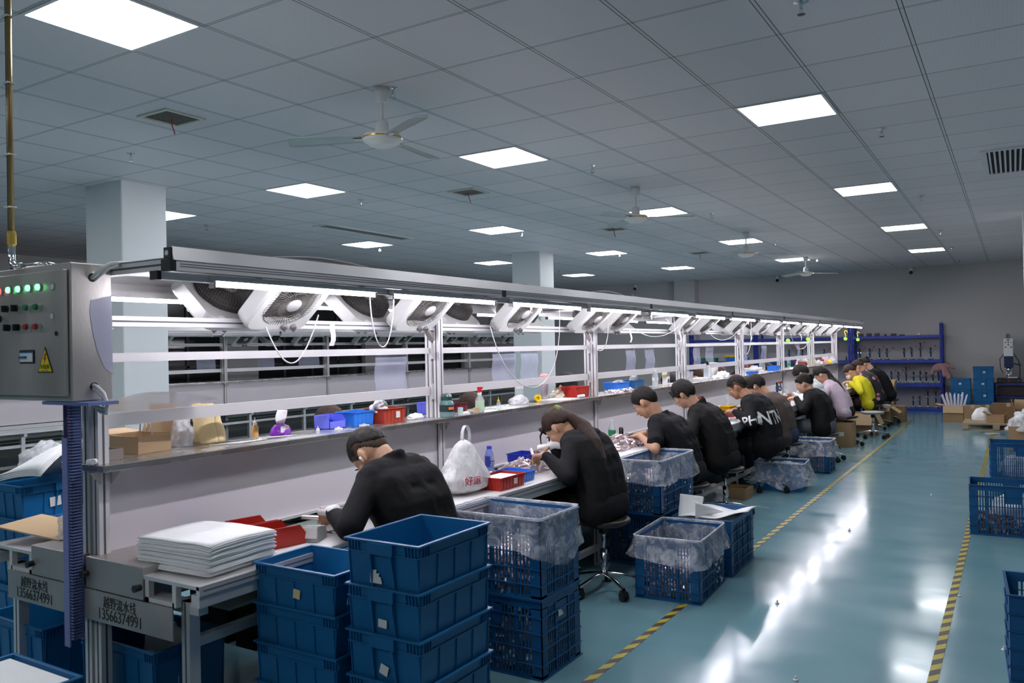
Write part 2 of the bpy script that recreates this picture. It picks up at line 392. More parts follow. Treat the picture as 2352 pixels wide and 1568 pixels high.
for k in range(len(piers)-1):
    y0, y1 = piers[k][1], piers[k+1][0]
    fr = MB(); n = max(2, round((y1-y0)/.9))
    for j in range(n+1): yy = y0+(y1-y0)*j/n; fr.box(RX0-.06, RX0-.01, max(y0, yy-.03), min(y1, yy+.03), .85, 2.75)
    for z in (.85, 1.30, 2.70): fr.box(RX0-.06, RX0-.01, y0, y1, z, z+.05)
    o = struct(fr.build('window_%d' % (k+1), M_MULL))
    MB().box(RX0-.045, RX0-.035, y0, y1, .86, 2.74).build('pane', M_DARKGLASS, o)
for nm, x0, x1, y0, y1 in (('column', -7.72, -7.13, 4.58, 5.06), ('column', -7.50, -6.93, 12.17, 12.66), ('column', .12, .70, 12.6, 13.1)):
    c = MB().prism(rrect(x0, x1, y0, y1, .012, 2), 'z', 0, ZC-.001)
    struct(c.build('trim_%d' % (2+[-7.72, -7.50, .12].index(x0)), M_COLUMN))
# floor tapes
def tape(name, x, y0, y1, label):
    o = MB().box(x-.022, x+.022, y0, y1, .0005, .0022).build(name, M_TAPE)
    struct(o); o['label'] = label
tape('trim_5', -1.735, -2, 17.6, 'yellow and black tape on the floor beside the bench')
tape('trim_6', -.355, -2, 15.9, 'yellow and black tape on the floor at right of the aisle')
# small cut-off plugs dropped on the floor
k = 0
for (x, y) in ((-.32, 5.66), (-.08, 4.78), (-1.2, 7.2), (-1.25, 5.0), (-.75, 9.2), (-.9, 3.9)):
    tag(MB().lathe([(.012, 0), (.012, .004), (.005, .006), (.004, .02)], (0, 0, .001), 10).build('plastic_plug', M_WHITEP, loc=(x, y, 0)),
        'tiny white plug lying on the teal floor, %s nearest the camera' % ORD[k], 'plug', 'white plugs dropped in the aisle'); k += 1

# ------------------------------------------------------------------ ceiling fittings
def mk_panel():
    t = thing('ceiling_light', '', 'ceiling light')
    f = MB()
    for a in ((-.297, .297, -.297, -.278), (-.297, .297, .278, .297), (-.297, -.278, -.278, .278), (.278, .297, -.278, .278)): f.box(*a, -.008, 0)
    f.build('frame', M_ALUW, t)
    MB().box(-.278, .278, -.278, .278, -.005, -.001).build('diffuser', M_LAMP, t)
    return t
GPOS = lambda i, j: (GX+GP*(i+.5), GY+GPY*(j+.5))
rows = {-8: 'leftmost', -4: 'second from left', 0: 'middle', 4: 'right'}
for i in (-8, -4, 0, 4):
    for q, j in enumerate((-6, 0, 6, 12, 18, 24)):
        x, y = GPOS(i, j); vis = (0, 6, 12, 18, 24) if i == 0 else (6, 12, 18, 24)
        nm = ['nearest', 'second nearest', 'third nearest', 'fourth nearest', 'farthest'] if i == 0 else ['nearest', 'second nearest', 'third nearest', 'farthest']
        lb = 'square glowing panel light, %s in the %s row' % (nm[vis.index(j)], rows[i]) if j in vis else 'square panel light outside the near edge of the view, %s row, %s' % (rows[i], 'behind' if j < 0 else 'overhead')
        place('panel', mk_panel, (x, y, ZC), 0, lb, 'ceiling panel lights')

def mk_sprinkler():
    t = thing('fire_sprinkler', '', 'sprinkler')
    MB().lathe([(.035, 0), (.035, -.004), (.012, -.012)], (0, 0, 0), 16).build('escutcheon', M_CHROME, t)
    b = MB().cyl((0, 0, -.01), (0, 0, -.035), .008, n=10)
    for a in (0, pi): b.bar((.012*cos(a), .012*sin(a), -.03), (.014*cos(a), .014*sin(a), -.062), .004, .004)
    b.build('head', M_CHROME, t); MB().cyl((0, 0, -.062), (0, 0, -.065), .020, n=14).build('deflector', M_CHROME, t)
    return t
SPR = [(-6.13, 4.03), (-3.31, 3.98), (-.85, 4.11), (-6.05, 6.70), (-3.26, 6.73), (-.85, 6.93), (-8.78, 6.81), (-5.95, 9.96), (-3.24, 10.12), (-.88, 10.4),
       (-8.64, 9.99), (-.92, 13.89), (-3.27, 13.52), (-5.97, 13.37), (-8.41, 15.59), (-.93, 16.59), (-.95, 19.44), (-3.3, 16.9), (-5.9, 16.8)]
for k, (x, y) in enumerate(SPR):
    side = 'leftmost' if x < -7.5 else 'left' if x < -5 else 'middle' if x < -2 else 'right'
    q = sorted([b for a, b in SPR if abs(a-x) < .6]).index(y)
    place('spr', mk_sprinkler, (x, y, ZC), k*.7, 'small chrome fire sprinkler, %s in the %s row on the ceiling' % (ORD[q], side), 'fire sprinklers on the ceiling')

def mk_grille():
    t = thing('ceiling_vent', '', 'vent')
    f = MB()
    for a in ((-.16, .16, -.16, -.135), (-.16, .16, .135, .16), (-.16, -.135, -.135, .135), (.135, .16, -.135, .135)): f.box(*a, -.012, 0)
    f.build('frame', M_VENT, t)
    MB().box(-.135, .135, -.135, .135, -.003, -.001).build('backing', M_DARK, t)
    for k in range(11):
        x = -.122+k*.0244; MB().obox((x, 0, -.007), (.0215, .27, .0022), Matrix.Rotation(.30, 3, 'Y')).build('slat', M_VENT, t)
    MB().tube([(.0, 0, -.010), (.004, 0, -.06), (.02, .01, -.12)], .004, 6).build('ribbon', M_REDB, t)
    return t
for k, (x, y) in enumerate([(-4.97, 3.58), (-4.87, 7.06), (-4.79, 10.54), (-4.82, 14.29)]):
    place('vent', mk_grille, (x, y, ZC), 0, 'cream square air vent with red ribbon, %s nearest on the ceiling' % ORD[k], 'square ceiling vents')
t = thing('air_outlet_grille', 'large white slatted air outlet at the far right of the ceiling', 'vent', (.02, 8.9, ZC))
f = MB()
for a in ((-.25, .25, -.62, -.57), (-.25, .25, .57, .62), (-.25, -.20, -.57, .57), (.20, .25, -.57, .57)): f.box(*a, -.015, 0)
f.build('frame', M_ALUW, t); MB().box(-.2, .2, -.57, .57, -.004, -.001).build('backing', M_DARK, t)
for k in range(10): x = -.18+k*.04; MB().box(x-.008, x+.008, -.57, .57, -.013, -.005).build('slat', M_ALUW, t)
t = thing('air_outlet_grille', 'long narrow grey air outlet in the ceiling between the left lamps', 'vent', (-7.68, 8.6, ZC))
f = MB()
for a in ((-.13, .13, -.9, -.86), (-.13, .13, .86, .9), (-.13, -.10, -.86, .86), (.10, .13, -.86, .86)): f.box(*a, -.012, 0)
f.build('frame', M_VENT, t); MB().box(-.1, .1, -.86, .86, -.004, -.001).build('mesh_panel', mat('grey_mesh', (.16, .17, .19), .6), t)

def mk_ceilfan(): return None
M_BLADE = mat('fan_blade_cream', (.50, .52, .49), .3, .3)
def ceiling_fan(x, y, a0, label):
    t = thing('ceiling_fan', label, 'ceiling fan', (x, y, ZC), 0, 'ceiling fans over the bench')
    MB().lathe([(.052, 0), (.048, -.03), (.040, -.085), (.014, -.095)], n=24).build('canopy', M_WHITEP, t, smooth=True)
    MB().cyl((0, 0, -.09), (0, 0, -.23), .0105, n=12).build('down_rod', M_WHITEP, t)
    MB().lathe([(.012, -.20), (.040, -.215), (.046, -.285), (.05, -.29)], n=24).build('collar', M_WHITEP, t, smooth=True)
    MB().lathe([(.05, -.288), (.115, -.300), (.125, -.312), (.125, -.330), (.110, -.345), (.092, -.350), (.085, -.362), (.06, -.372), (.0, -.376)], n=36).build('motor_housing', M_WHITEP, t, smooth=True)
    MB().lathe([(.1262, -.316), (.1268, -.319), (.1268, -.323), (.1262, -.326)], n=36).build('gold_band', M_GOLD, t)
    for k in range(3):
        a = radians(a0+120*k); R = Matrix.Rotation(a, 3, 'Z') @ Matrix.Rotation(radians(11), 3, 'X')
        def fn(u, v):
            r = .13+u*.47; wd = (.045+.03*u)*(1 if u < .9 else 1-((u-.9)/.1)**2*.35); yy = (v-.5)*2*wd
            return R @ V((r, yy, .006*(1-(2*v-1)**2)-.012*u)) + V((0, 0, -.322))
        MB().grid(fn, 16, 6).build('blade', M_BLADE, t, smooth=True, solid=.003)
        MB().bar(R @ V((.10, 0, 0))+V((0, 0, -.325)), R @ V((.18, 0, 0))+V((0, 0, -.325)), .03, .006).build('blade_bracket', M_WHITEP, t)
for x, y, a0, lb in ((-3.37, 3.94, 92, 'white three-blade ceiling fan, nearest of the four'), (-3.35, 7.93, 20, 'white three-blade ceiling fan, second from the camera'),
                 (-3.38, 12.15, 28, 'white three-blade ceiling fan, third from the camera'), (-3.43, 16.47, 28, 'white three-blade ceiling fan, farthest of the four')):
    ceiling_fan(x, y, a0, lb)
t = thing('wifi_router', 'white round access point on a stem above the bench rail', 'access point', (-8.67, 20.2, 2.86))
MB().lathe([(0, 0), (.11, .004), (.11, .022), (.02, .03), (.02, .05), (.04, .06), (.04, .09), (0, .09)], n=24).build('dome', M_WHITEP, t, smooth=True)
MB().cyl((0, .0, .05), (0, .3, .05), .01).build('arm', M_WHITEP, t)
for k, (x, z) in enumerate(((-8.69, 3.12), (-4.93, 3.12), (-1.97, 3.12))):
    t = thing('security_camera', 'small white and black dome camera high on the far wall, %s from the left' % ORD[k], 'security camera', (x, 20.5, z), 0, 'security cameras')
    MB().lathe([(.05, 0), (.05, -.05), (.045, -.07)], ax=(0, -1, .0), n=20, o=(0, -.08, 0)).build('housing', M_WHITEP, t, smooth=True)
    MB().box(-.03, .03, -.09, 0, .02, .09).build('bracket', M_WHITEP, t)
    MB().sph((0, -.085, -.02), .042).build('lens', M_BLACKP, t, smooth=True)
for x, y in ((-4.6, 19.2), ): pass

# ================================================================== assembly benches
XC = -3.165; PITCH = 2.26; Y00 = 1.905
def bench(name, label, dx, y0, n, near_end):
    """double-sided aluminium work bench with a conveyor; n bays of 2.26 m"""
    t = thing(name, label, 'work bench', (XC+dx, y0, 0), 0, None)
    L = n*PITCH
    for k in range(n+1):
        y = k*PITCH
        for sgn in (-1, 1):
            p = MB(); x0 = sgn*.0325
            p.box(x0-.0225, x0+.0225, y-.0225, y+.0225, 0, 1.885); p.cur = 1
            for q in (-1, 1):
                p.box(x0-.004, x0+.004, y+q*.0230-.0006, y+q*.0230+.0006, 0, 1.885)
                p.box(x0+q*.0230-.0006, x0+q*.0230+.0006, y-.004, y+.004, 0, 1.885)
            p.build('post', [M_ALUW, M_GROOVE], t)
        a = MB(); a.box(-.51, .51, y-.0225, y+.0225, 1.885, 1.925); a.cur = 1
        a.box(-.50, .50, y-.0232, y-.0224, 1.901, 1.909); a.build('cross_arm', [M_ALUW, M_GROOVE], t)
        for q in (-1, 1):
            b = MB(); b.prism([(y+q*.0225, 1.685), (y+q*.075, 1.685), (y+q*.0225, 1.625)] if q > 0 else [(y-.075, 1.685), (y-.0225, 1.685), (y-.0225, 1.625)], 'x', -.02, .02)
            b.build('beam_bracket', M_STEEL2, t)
            b = MB(); b.prism([(y+q*.0225, 1.112), (y+q*.065, 1.112), (y+q*.0225, 1.06)] if q > 0 else [(y-.065, 1.112), (y-.0225, 1.112), (y-.0225, 1.06)], 'x', .062, .072)
            b.build('shelf_bracket', M_STEEL2, t)
    for sgn in (-1, 1):
        r = MB(); xa, xb = sorted((sgn*.510, sgn*.555)); r.box(xa, xb, -.02, L+.19, 1.880, 1.918); r.cur = 1
        xo = sgn*.555
        for z in (1.894, 1.903): r.box(xo-.0006, xo+.0006, 0, L+.18, z, z+.0035)
        xo = sgn*.532; r.box(xo-.005, xo+.005, 0, L+.18, 1.8794, 1.8806)
        r.build('light_rail', [M_ALU, M_GROOVE], t)
        f = MB(); q = sgn*.556
        f.hexa([(q-.004, -.03, 1.918), (q+.004, -.03, 1.918), (q+.004, L+.19, 1.918), (q-.004, L+.19, 1.918)],
               [(q-.004-sgn*.012, -.03, 1.968), (q+.004-sgn*.012, -.03, 1.968), (q+.004-sgn*.012, L+.19, 1.968), (q-.004-sgn*.012, L+.19, 1.968)])
        f.build('fascia', M_ALU, t)
        ch = MB(); xa, xb = sorted((sgn*.455, sgn*.495)); ch.box(xa, xb, -.04, L+.1, 1.850, 1.879); ch.build('lamp_channel', M_ALU, t)
        e = MB(); e.box(sgn*.532-.026, sgn*.532+.026, -.045, -.018, 1.878, 1.920); e.box(sgn*.475-.023, sgn*.475+.023, -.055, -.038, 1.848, 1.881)
        e.build('end_cap', M_BLACKP, t)
        ec = MB().box(sgn*.536-.020, sgn*.536+.018, -.040, -.030, 1.924, 1.964).build('fascia_end_cap', M_BLACKP, t)
        MB().cyl((sgn*.533, -.0405, 1.944), (sgn*.533, -.0395, 1.944), .010, n=18).build('cap_hole', M_WHITEP, ec)
        jy = 4.14-Y00 if dx == 0 else .4
        while jy < L:
            MB().box(sgn*.5545-.003, sgn*.5545+.003, jy-.02, jy+.02, 1.879, 1.921).build('joint_clip', M_BLACKP, t); jy += 2.33
        # bench top and legs
        s = lambda a, b: sorted((sgn*a, sgn*b))
        xa, xb = s(.365, .690); MB().box(xa, xb, .38, L+.05, .737, .750).build('bench_top', M_TABLE, t, bevel=.002)
        MB().box(*s(.365, .705), -.055, .38, .737, .750).build('bench_end_top', M_ALU, t)
        ed = MB(); ed.box(*s(.690, .708), -.055, L+.05, .716, .751); ed.box(*s(.655, .700), -.05, L+.05, .672, .716); ed.cur = 1
        ed.box(*s(.7075, .7088), -.04, L, .731, .735); ed.build('edge_profile', [M_ALU, M_GROOVE], t)
        bl = MB(); bl.box(*s(.055, .360), .35, L+.05, .695, .705); bl.box(*s(.055, .360), .35, L+.05, .50, .51); bl.build('belt', M_BELT, t)
        gd = MB(); gd.box(*s(.360, .372), .35, L+.05, .66, .739); gd.box(*s(.012, .055), .35, L+.05, .735, .748); gd.build('belt_guide', M_ALUW, t)
        for k in range(2*n+1):
            y = k*PITCH/2
            lg = MB(); lg.box(*s(.560, .605), y-.0225, y+.0225, 0, .672); lg.cur = 1
            lg.box(*s(.578, .586), y-.0232, y-.0224, .02, .672); lg.build('leg', [M_ALU, M_GROOVE], t)
            MB().box(*s(.06, .655), y-.02, y+.02, .630, .672).build('cross_beam', M_ALU, t)
        if near_end: MB().box(*s(.03, .30), .65, L, .20, .62).build('shade_block', M_DARK, t)  # added dark block, stops light passing through so the space underneath reads as shade
        lb = MB(); lb.box(*s(.565, .600), 0, L, .11, .15); lb.box(*s(.565, .600), 0, L, .50, .535); lb.build('lower_rail', M_ALU, t)
        # drive box and plates at the near end
        MB().box(*s(.015, .385), -.058, .33, .657, .780).build('drive_cover', M_STEEL2, t, bevel=.003)
        MB().box(*s(.012, .565), -.063, -.058, .537, .655).build('end_plate', M_STEEL2, t)
        w_ = MB()
        for a in (.39, .55): w_.box(*s(a, a+.022), -.052, -.03, .655, .737)
        w_.box(*s(.39, .56), -.052, -.03, .655, .672); w_.build('end_frame', M_ALUW, t)
        for a, z in ((.03, .715), (.37, .705)): MB().cyl((sgn*a, -.058, z), (sgn*a, -.085, z), .012, .014, 14).build('knob', M_BLACKP, t)
        for k in range(n):
            MB().box(*s(.018, .026), k*PITCH+.0225, (k+1)*PITCH-.0225, .748, 1.11).build('back_panel', M_BOARD, t)
    cv = MB()
    def fc(u, v):
        x = -.54+1.08*u; y = -.03+(L+.2)*v; ph = (y % 1.5)/1.5
        edge = abs(2*u-1)**3
        return (x, y, 1.9285 + .062*edge*max(0, sin(pi*ph))**2 * (1 if int(y/1.5) % 2 == 0 else .2))
    cv.grid(fc, 20, n*18); cv.build('top_cover', M_ALU, t, smooth=True, solid=.002)
    for k in range(n):
        a, b = k*PITCH+.0225, (k+1)*PITCH-.0225
        p = MB(); p.box(-.0225, .0225, a, b, 1.692, 1.735); p.cur = 1
        for q in (-1, 1): p.box(q*.0230-.0006, q*.0230+.0006, a, b, 1.710, 1.717)
        p.build('fan_beam', [M_ALUW, M_GROOVE], t)
        MB().box(-.020, -.006, a, b, 1.545, 1.582).build('guard_bar', M_ALUW, t)
        MB().box(-.020, -.006, a, b, 1.280, 1.334).build('guard_bar', M_ALUW, t)
        MB().box(-.175, .125, k*PITCH-.045 if k == 0 else k*PITCH+.03, (k+1)*PITCH+.03-(.0015 if k < n-1 else -.05), 1.114, 1.140).build('shelf', M_SHELF, t, bevel=.002)
        for z in (1.56, 1.305):
            for yy in (a+.008, b-.008): MB().box(.000, .008, yy-.010, yy+.010, z-.05, z+.05).build('bar_flange', M_ALUW, t)
    if near_end:
        for sgn, cx in ((1, .245), (-1, -.355)):
            pl = text_mesh('plate_lettering', '越野流水线', .050, M_INK, t, .0004, (cx, -.0640, .616), (pi/2, 0, 0), sx=.84)
            text_mesh('plate_lettering', '13566374991', .062, M_INK, t, .0004, (cx, -.0640, .570), (pi/2, 0, 0), sx=.84)
    return t
B1 = bench('assembly_bench', 'long lit double-sided aluminium assembly bench running down the room, people seated along it', 0, Y00, 7, True)
B2 = bench('assembly_bench', 'unlit dark assembly bench standing parallel behind the lit one', -7.53, -.47, 8, False)

# ------------------------------------------------------------------ lamps under the rails
def mk_lamp(on):
    def f():
        t = thing('tube_lamp', '', 'lamp')
        h = MB(); h.hexa([(-.024, 0, -.010), (.024, 0, -.010), (.024, .95, -.010), (-.024, .95, -.010)], [(-.022, 0, .012), (.022, 0, .012), (.022, .95, .012), (-.022, .95, .012)])
        h.build('reflector', M_ALUW, t)
        tb = M_TUBE if on else M_TUBEOFF
        MB().cyl((0, .012, -.024), (0, .938, -.024), .0062, n=10).build('tube', tb, t, smooth=True)
        for y in (.0, .94):
            MB().box(-.014, .014, y, y+.012, -.036, -.010).build('lamp_holder', M_CHROME if on else M_WHITEP, t)
        MB().box(-.008, .008, .85, .87, .012, .024).build('clip', M_REDB if on else M_BLACKP, t)
        return t
    return f
TY = [2.08, 3.15, 4.29, 5.38, 6.55, 7.70, 8.90, 10.08, 11.22, 12.40, 13.60, 14.75, 15.85, 16.90]
for sgn, side in ((1, 'aisle'), (-1, 'far')):
    for k, y in enumerate(TY):
        place('lampon', mk_lamp(True), (XC+sgn*.505, y, 1.8635), 0, 'glowing white tube lamp under the %s-side rail, %s from the control cabinet' % (side, ORD[k]), 'lit tube lamps under the bench rails')
        if sgn > 0: pass
for k in range(13):
    place('lampoff', mk_lamp(False), (XC-7.53+.505, 3.6+1.14*k, 1.8635), 0, 'unlit tube lamp under the rail of the dark bench, %s from the left' % ORD[k], 'unlit tube lamps on the dark bench')

# ------------------------------------------------------------------ box fans
def mk_fan(dark):
    def f():
        W = .185; t = thing('box_fan', '', 'fan')
        hs = MB(); o = rrect(-W, W, 0, 2*W, .05, 5); n = len(o); R = .150
        # square front frame with a round opening: ring of quads between outline and circle
        cz = W
        inn = []
        for (y, z) in o:
            a = math.atan2(z-cz, y); inn.append((R*cos(a), cz+R*sin(a)))
        def ring(xa, A, xb, B): hs.add([(xa, y, z) for y, z in A]+[(xb, y, z) for y, z in B], [(i, (i+1) % n, (i+1) % n+n, i+n) for i in range(n)])
        sh = lambda P, k: [(y*k, cz+(z-cz)*k) for y, z in P]
        ring(.0, sh(o, 1.0), .070, sh(o, 1.0)); ring(.070, sh(o, 1.0), .085, sh(o, .955)); ring(.085, sh(o, .955), .078, inn); ring(.078, inn, .0, inn); ring(.0, inn, .0, o)
        hs.build('housing', M_FANW if not dark else M_FANW, t, smooth=False)
        g = MB()
        N = 54
        for k in range(N):
            a = 2*pi*k/N; da = .35
            g.tube([(.080+.010*(1-q), (.040+(.112)*q)*cos(a+da*q), cz+(.040+.112*q)*sin(a+da*q)) for q in (0, .33, .66, 1)], .00135, 4)
        for r_, x in ((.150, .080), (.115, .0835), (.08, .087)):
            g.tube([(x, r_*cos(2*pi*i/36), cz+r_*sin(2*pi*i/36)) for i in range(37)], .0013, 4)
        g.build('front_grille', M_GRILLE, t)
        MB().lathe([(.040, .086), (.040, .094), (.033, .099), (0, .1)], o=(0, 0, cz), ax=(1, 0, 0), n=24).build('hub_cap', M_HUB, t, smooth=True)
        b = MB().cyl((.02, 0, cz), (.07, 0, cz), .035, n=16)
        for k in range(5):
            a = 2*pi*k/5
            def bl(u, v, a=a): r_ = .03+.105*u; th = a+(v-.5)*.9; return (.045+.022*(v-.5), r_*cos(th), cz+r_*sin(th))
            b.grid(bl, 4, 6)
        b.build('blades', M_FANDARK, t, solid=.002)
        bk = MB()
        for k in range(60):
            a = 2*pi*k/60; c_, s_ = cos(a), sin(a)
            bk.tube([(.0, .150*c_, cz+.150*s_), (-.060, .148*c_, cz+.148*s_), (-.078, .130*c_, cz+.130*s_), (-.088, .04*c_, cz+.04*s_)], .0016, 4)
        for r_, x in ((.149, -.03), (.10, -.083)): bk.tube([(x, r_*cos(2*pi*i/36), cz+r_*sin(2*pi*i/36)) for i in range(37)], .0015, 4)
        bk.build('rear_grille', M_GRILLE, t)
        MB().lathe([(.0, -.094), (.045, -.092), (.045, -.08), (.045, -.03), (0, -.03)], o=(0, 0, cz), ax=(1, 0, 0), n=24).build('motor_cover', M_FANW, t, smooth=True)
        MB().lathe([(.1465, -.055), (.1465, .055), (.140, .056), (.05, .028), (.05, .0), (.1, -.03), (.14, -.056)], o=(0, 0, cz), ax=(1, 0, 0), n=32).build('inner_drum', M_FANDARK, t, smooth=True)
        for y in (.045, .105):
            kb = MB().cyl((.075, y, .032), (.100, y, .032), .0175, .015, 16); kb.box(.098, .108, y-.003, y+.003, .018, .046); kb.build('knob', M_KNOB, t)
        ft = MB()
        for y in (-.13, .13): ft.box(-.01, .045, y-.012, y+.012, -.012, .004)
        ft.build('foot', M_WHITEP, t)
        return t
    return f
TH = radians(50)
FR = [2.74, 3.80, 4.90, 6.05, 6.60, 8.36, 8.98, 10.22, 11.45, 12.25, 13.70, 14.70, 15.75, 16.75]
FL = [2.70, 3.72, 4.62, 5.55, 7.35, 9.3, 10.65, 11.9, 13.2]
for k, y in enumerate(FR):
    place('fan', mk_fan(False), (XC+.055, y, 1.742), 0, 'white box fan tilted down towards the aisle, %s from the control cabinet' % ORD[k], 'box fans facing the aisle', rot=(0, TH-.03*(k % 3), 0))
for k, y in enumerate(FL):
    dup(FIRST['fan'], (XC-.055, y, 1.742), 0, 'white box fan seen from its round dark back, %s from the control cabinet' % ORD[k], 'box fans facing away from the aisle', rot=(0, TH, pi))
F2 = [4.3, 6.1, 7.6, 8.9, 10.4, 11.6, 13.2, 14.4, 15.6, 16.7]
for k, y in enumerate(F2):
    dup(FIRST['fan'], (XC-7.53+.055, y+1.2, 1.742), 0, 'box fan on the dark bench turned to the aisle, %s from the left' % ORD[k], 'box fans on the dark bench', rot=(0, TH, 0))
for k, y in enumerate([7.1, 9.4, 12.0, 14.9]):
    dup(FIRST['fan'], (XC-7.53-.055, y+.3, 1.742), 0, 'box fan on the dark bench seen from its back, %s from the left' % ORD[k], 'box fans on the dark bench, backs', rot=(0, TH, pi))

# ------------------------------------------------------------------ control cabinet, pipe, trunking
t = thing('control_cabinet', 'stainless steel control cabinet with lit green indicators and warning triangle', 'control box', (-3.60, 1.70, 1.402))
MB().box(0, .60, .018, .18, 0, .523).build('body', M_STEEL, t, bevel=.004)
dr = MB().box(0, .585, 0, .016, .022, .497).build('door', M_STEEL, t, bevel=.003)
fy = -.001
def P(x, z): return (x+3.60, z-1.402)
def but(x, z, m, name, r=.0125, d=.012, ringm=M_CHROME):
    a, b = P(x, z); o = MB().cyl((a, fy, b), (a, fy-d*.6, b), r*1.15, n=18).build(name, ringm, dr)
    MB().cyl((a, fy-d*.5, b), (a, fy-d, b), r, r*.9, 18).build('lens' if 'indicator' in name else 'cap', m, dr) if False else None
    q = MB().cyl((a, fy-d*.55, b), (a, fy-d*1.1, b), r, r*.9, 18).build(name+'_cap', m, dr); return q
but(-3.459, 1.837, M_LEDR, 'red_indicator')
for x in (-3.391, -3.318, -3.245, -3.175): but(x, 1.8395, M_LEDG, 'green_indicator')
for x, z in ((-3.087, 1.837), (-3.094, 1.725)): but(x, z, M_ALUW, 'blank_plug', .0125, .002)
for x, z in ((-3.404, 1.765), (-3.334, 1.765), (-3.458, 1.727), (-3.392, 1.69), (-3.321, 1.689)):
    q = but(x, z, M_BLACKP, 'selector_switch', .0125, .010); a, b = P(x, z); MB().box(a-.004, a+.004, fy-.028, fy-.008, b-.013, b+.013).build('switch_lever', M_BLACKP, dr)
for x, z in ((-3.247, 1.764), (-3.177, 1.763)): but(x, z, M_GREENB, 'green_button', .012, .022)
for x, z in ((-3.249, 1.689), (-3.179, 1.688)): but(x, z, M_REDB, 'red_button', .012, .022)
but(-3.063, 1.659, M_BLACKP, 'lock', .009, .004)
a, b = P(-3.323, 1.548); MB().box(a, a+.103, fy-.003, fy, b, b+.052).build('breaker_window', M_BLACKP, dr)
br = MB().box(a+.006, a+.097, fy-.005, fy-.002, b+.006, b+.046).build('breaker', M_PAPER, dr)
MB().box(a+.006, a+.055, fy-.011, fy-.004, b+.020, b+.028).build('breaker_toggle', M_BLUE, dr)
MB().box(a+.006, a+.097, fy-.0056, fy-.005, b+.040, b+.046).build('blue_strip', M_BLUE, dr)
sg = MB(); a, b = P(-3.143, 1.512)
sg.prism([(a-.052, b), (a+.052, b), (a, b+.098)], 'y', fy-.0015, fy); sign = sg.build('warning_sign', M_INK, dr)
MB().prism([(a-.045, b+.0042), (a+.045, b+.0042), (a, b+.089)], 'y', fy-.0024, fy-.0015).build('sign_face', mat('sign_yellow', (.80, .66, .01), .4), dr)
MB().prism([(a+.003, b+.076), (a-.010, b+.050), (a-.001, b+.052), (a-.006, b+.032), (a+.011, b+.057), (a+.003, b+.056), (a+.009, b+.070)], 'y', fy-.0032, fy-.0024).build('lightning_bolt', M_REDINK, dr)
text_mesh('sign_lettering', '有电危险', .021, M_INK, dr, .0003, (a, fy-.003, b+.021), (pi/2, 0, 0), sx=.75)
MB().box(a-.022, a+.022, fy-.0032, fy-.0024, b+.0065, b+.0085).build('sign_line', M_INK, dr)
for z in (1.872, 1.454): MB().cyl((.5995, .104, z-1.402), (.6012, .104, z-1.402), .017, n=24).build('cable_hole', M_DARK, t)
pts = [(.178, .345)] + [(.178-.118*sin(pi*k/16)**.8 if 0 else .178-.115*sin(pi*.5*(1+cos(pi*k/12))) , .345+0) for k in range(0)]
fl = [(.180, .405), (.095, .382), (.090, .340), (.100, .265), (.118, .19), (.145, .125), (.180, .095)]
MB().prism(fl, 'x', .6003, .6012).build('protective_film', mat('lilac_film', (.42, .42, .52), .25), t)
t = thing('power_cable', 'grey cable looping out of the upper hole of the control cabinet', 'cable', (0, 0, 0))
MB().tube([(-3.005, 1.800, 1.868), (-2.985, 1.803, 1.878), (-2.965, 1.82, 1.905), (-2.955, 1.85, 1.925), (-2.945, 1.90, 1.932), (-2.93, 1.98, 1.928)], .008, 10).build('cable', M_CABLE, t, smooth=True)
MB().tube([(-3.005, 1.812, 1.862), (-2.98, 1.816, 1.875), (-2.955, 1.84, 1.905), (-2.945, 1.87, 1.918), (-2.93, 1.93, 1.92)], .006, 10).build('cable', M_CABLE, t, smooth=True)
t = thing('power_cable', 'pale cables bending out of the lower hole of the control cabinet', 'cable', (0, 0, 0))
for dz in (0, .014): MB().tube([(-3.005, 1.80, 1.447+dz), (-2.985, 1.805, 1.440+dz), (-2.965, 1.82, 1.415+dz), (-2.958, 1.83, 1.385), (-2.975, 1.835, 1.365-dz), (-3.02, 1.84, 1.37-dz), (-3.06, 1.842, 1.375)], .008, 10).build('cable', M_CABLE, t, smooth=True)
t = thing('cable_trunking', 'blue slotted cable trunking running down beside the first bench post', 'cable trunking', (-3.185, 1.822, .45)); t.scale = (.62, 1, 1)
tr = MB(); tr.box(-.045, .045, .018, .022, 0, .94); tr.box(-.045, -.041, -.02, .02, 0, .94); tr.build('back_plate', M_TRUNK, t)
sl = MB()
for k in range(78): z = .01+k*.012; sl.box(.010, .045, -.022, -.019, z, z+.006); sl.box(.042, .045, -.02, .02, z, z+.006)
sl.build('slotted_side', M_TRUNK, t, )
MB().box(-.048, .012, -.026, -.020, -.02, .80).build('cover', mat('lilac_cover', (.20, .22, .46), .45), t)
MB().tube([(-.02, -.005, .70), (-.022, -.008, .94)], .005, 6).build('red_wire', M_REDB, t)
t = tag(MB().box(-3.21, -2.90, 1.72, 1.84, 1.388, 1.400).build('cable_tray', M_TRUNK), 'flat blue tray under the control cabinet', 'cable tray')
t = thing('conduit_pipe', 'brass-coloured conduit pipe dropping from the ceiling to the control cabinet', 'pipe', (-3.555, 1.79, 0))
MB().cyl((0, 0, 2.06), (0, 0, ZC), .011, n=14).build('pipe', mat('brass_pipe', (.30, .20, .08), .35, .6), t, smooth=True)
MB().cyl((-.024, .01, 2.06), (-.024, .01, ZC), .012, n=12).build('black_cable', M_BLACKR, t, smooth=True)
MB().lathe([(.014, 2.04), (.018, 2.045), (.018, 2.09), (.014, 2.10)], n=16).build('coupling', M_GOLD, t)
MB().tube([(0, 0, 2.05), (0, 0, 1.985), (.008, 0, 1.962), (.035, 0, 1.950), (.08, 0, 1.948)], .014, 12).build('elbow', M_CHROME, t, smooth=True)
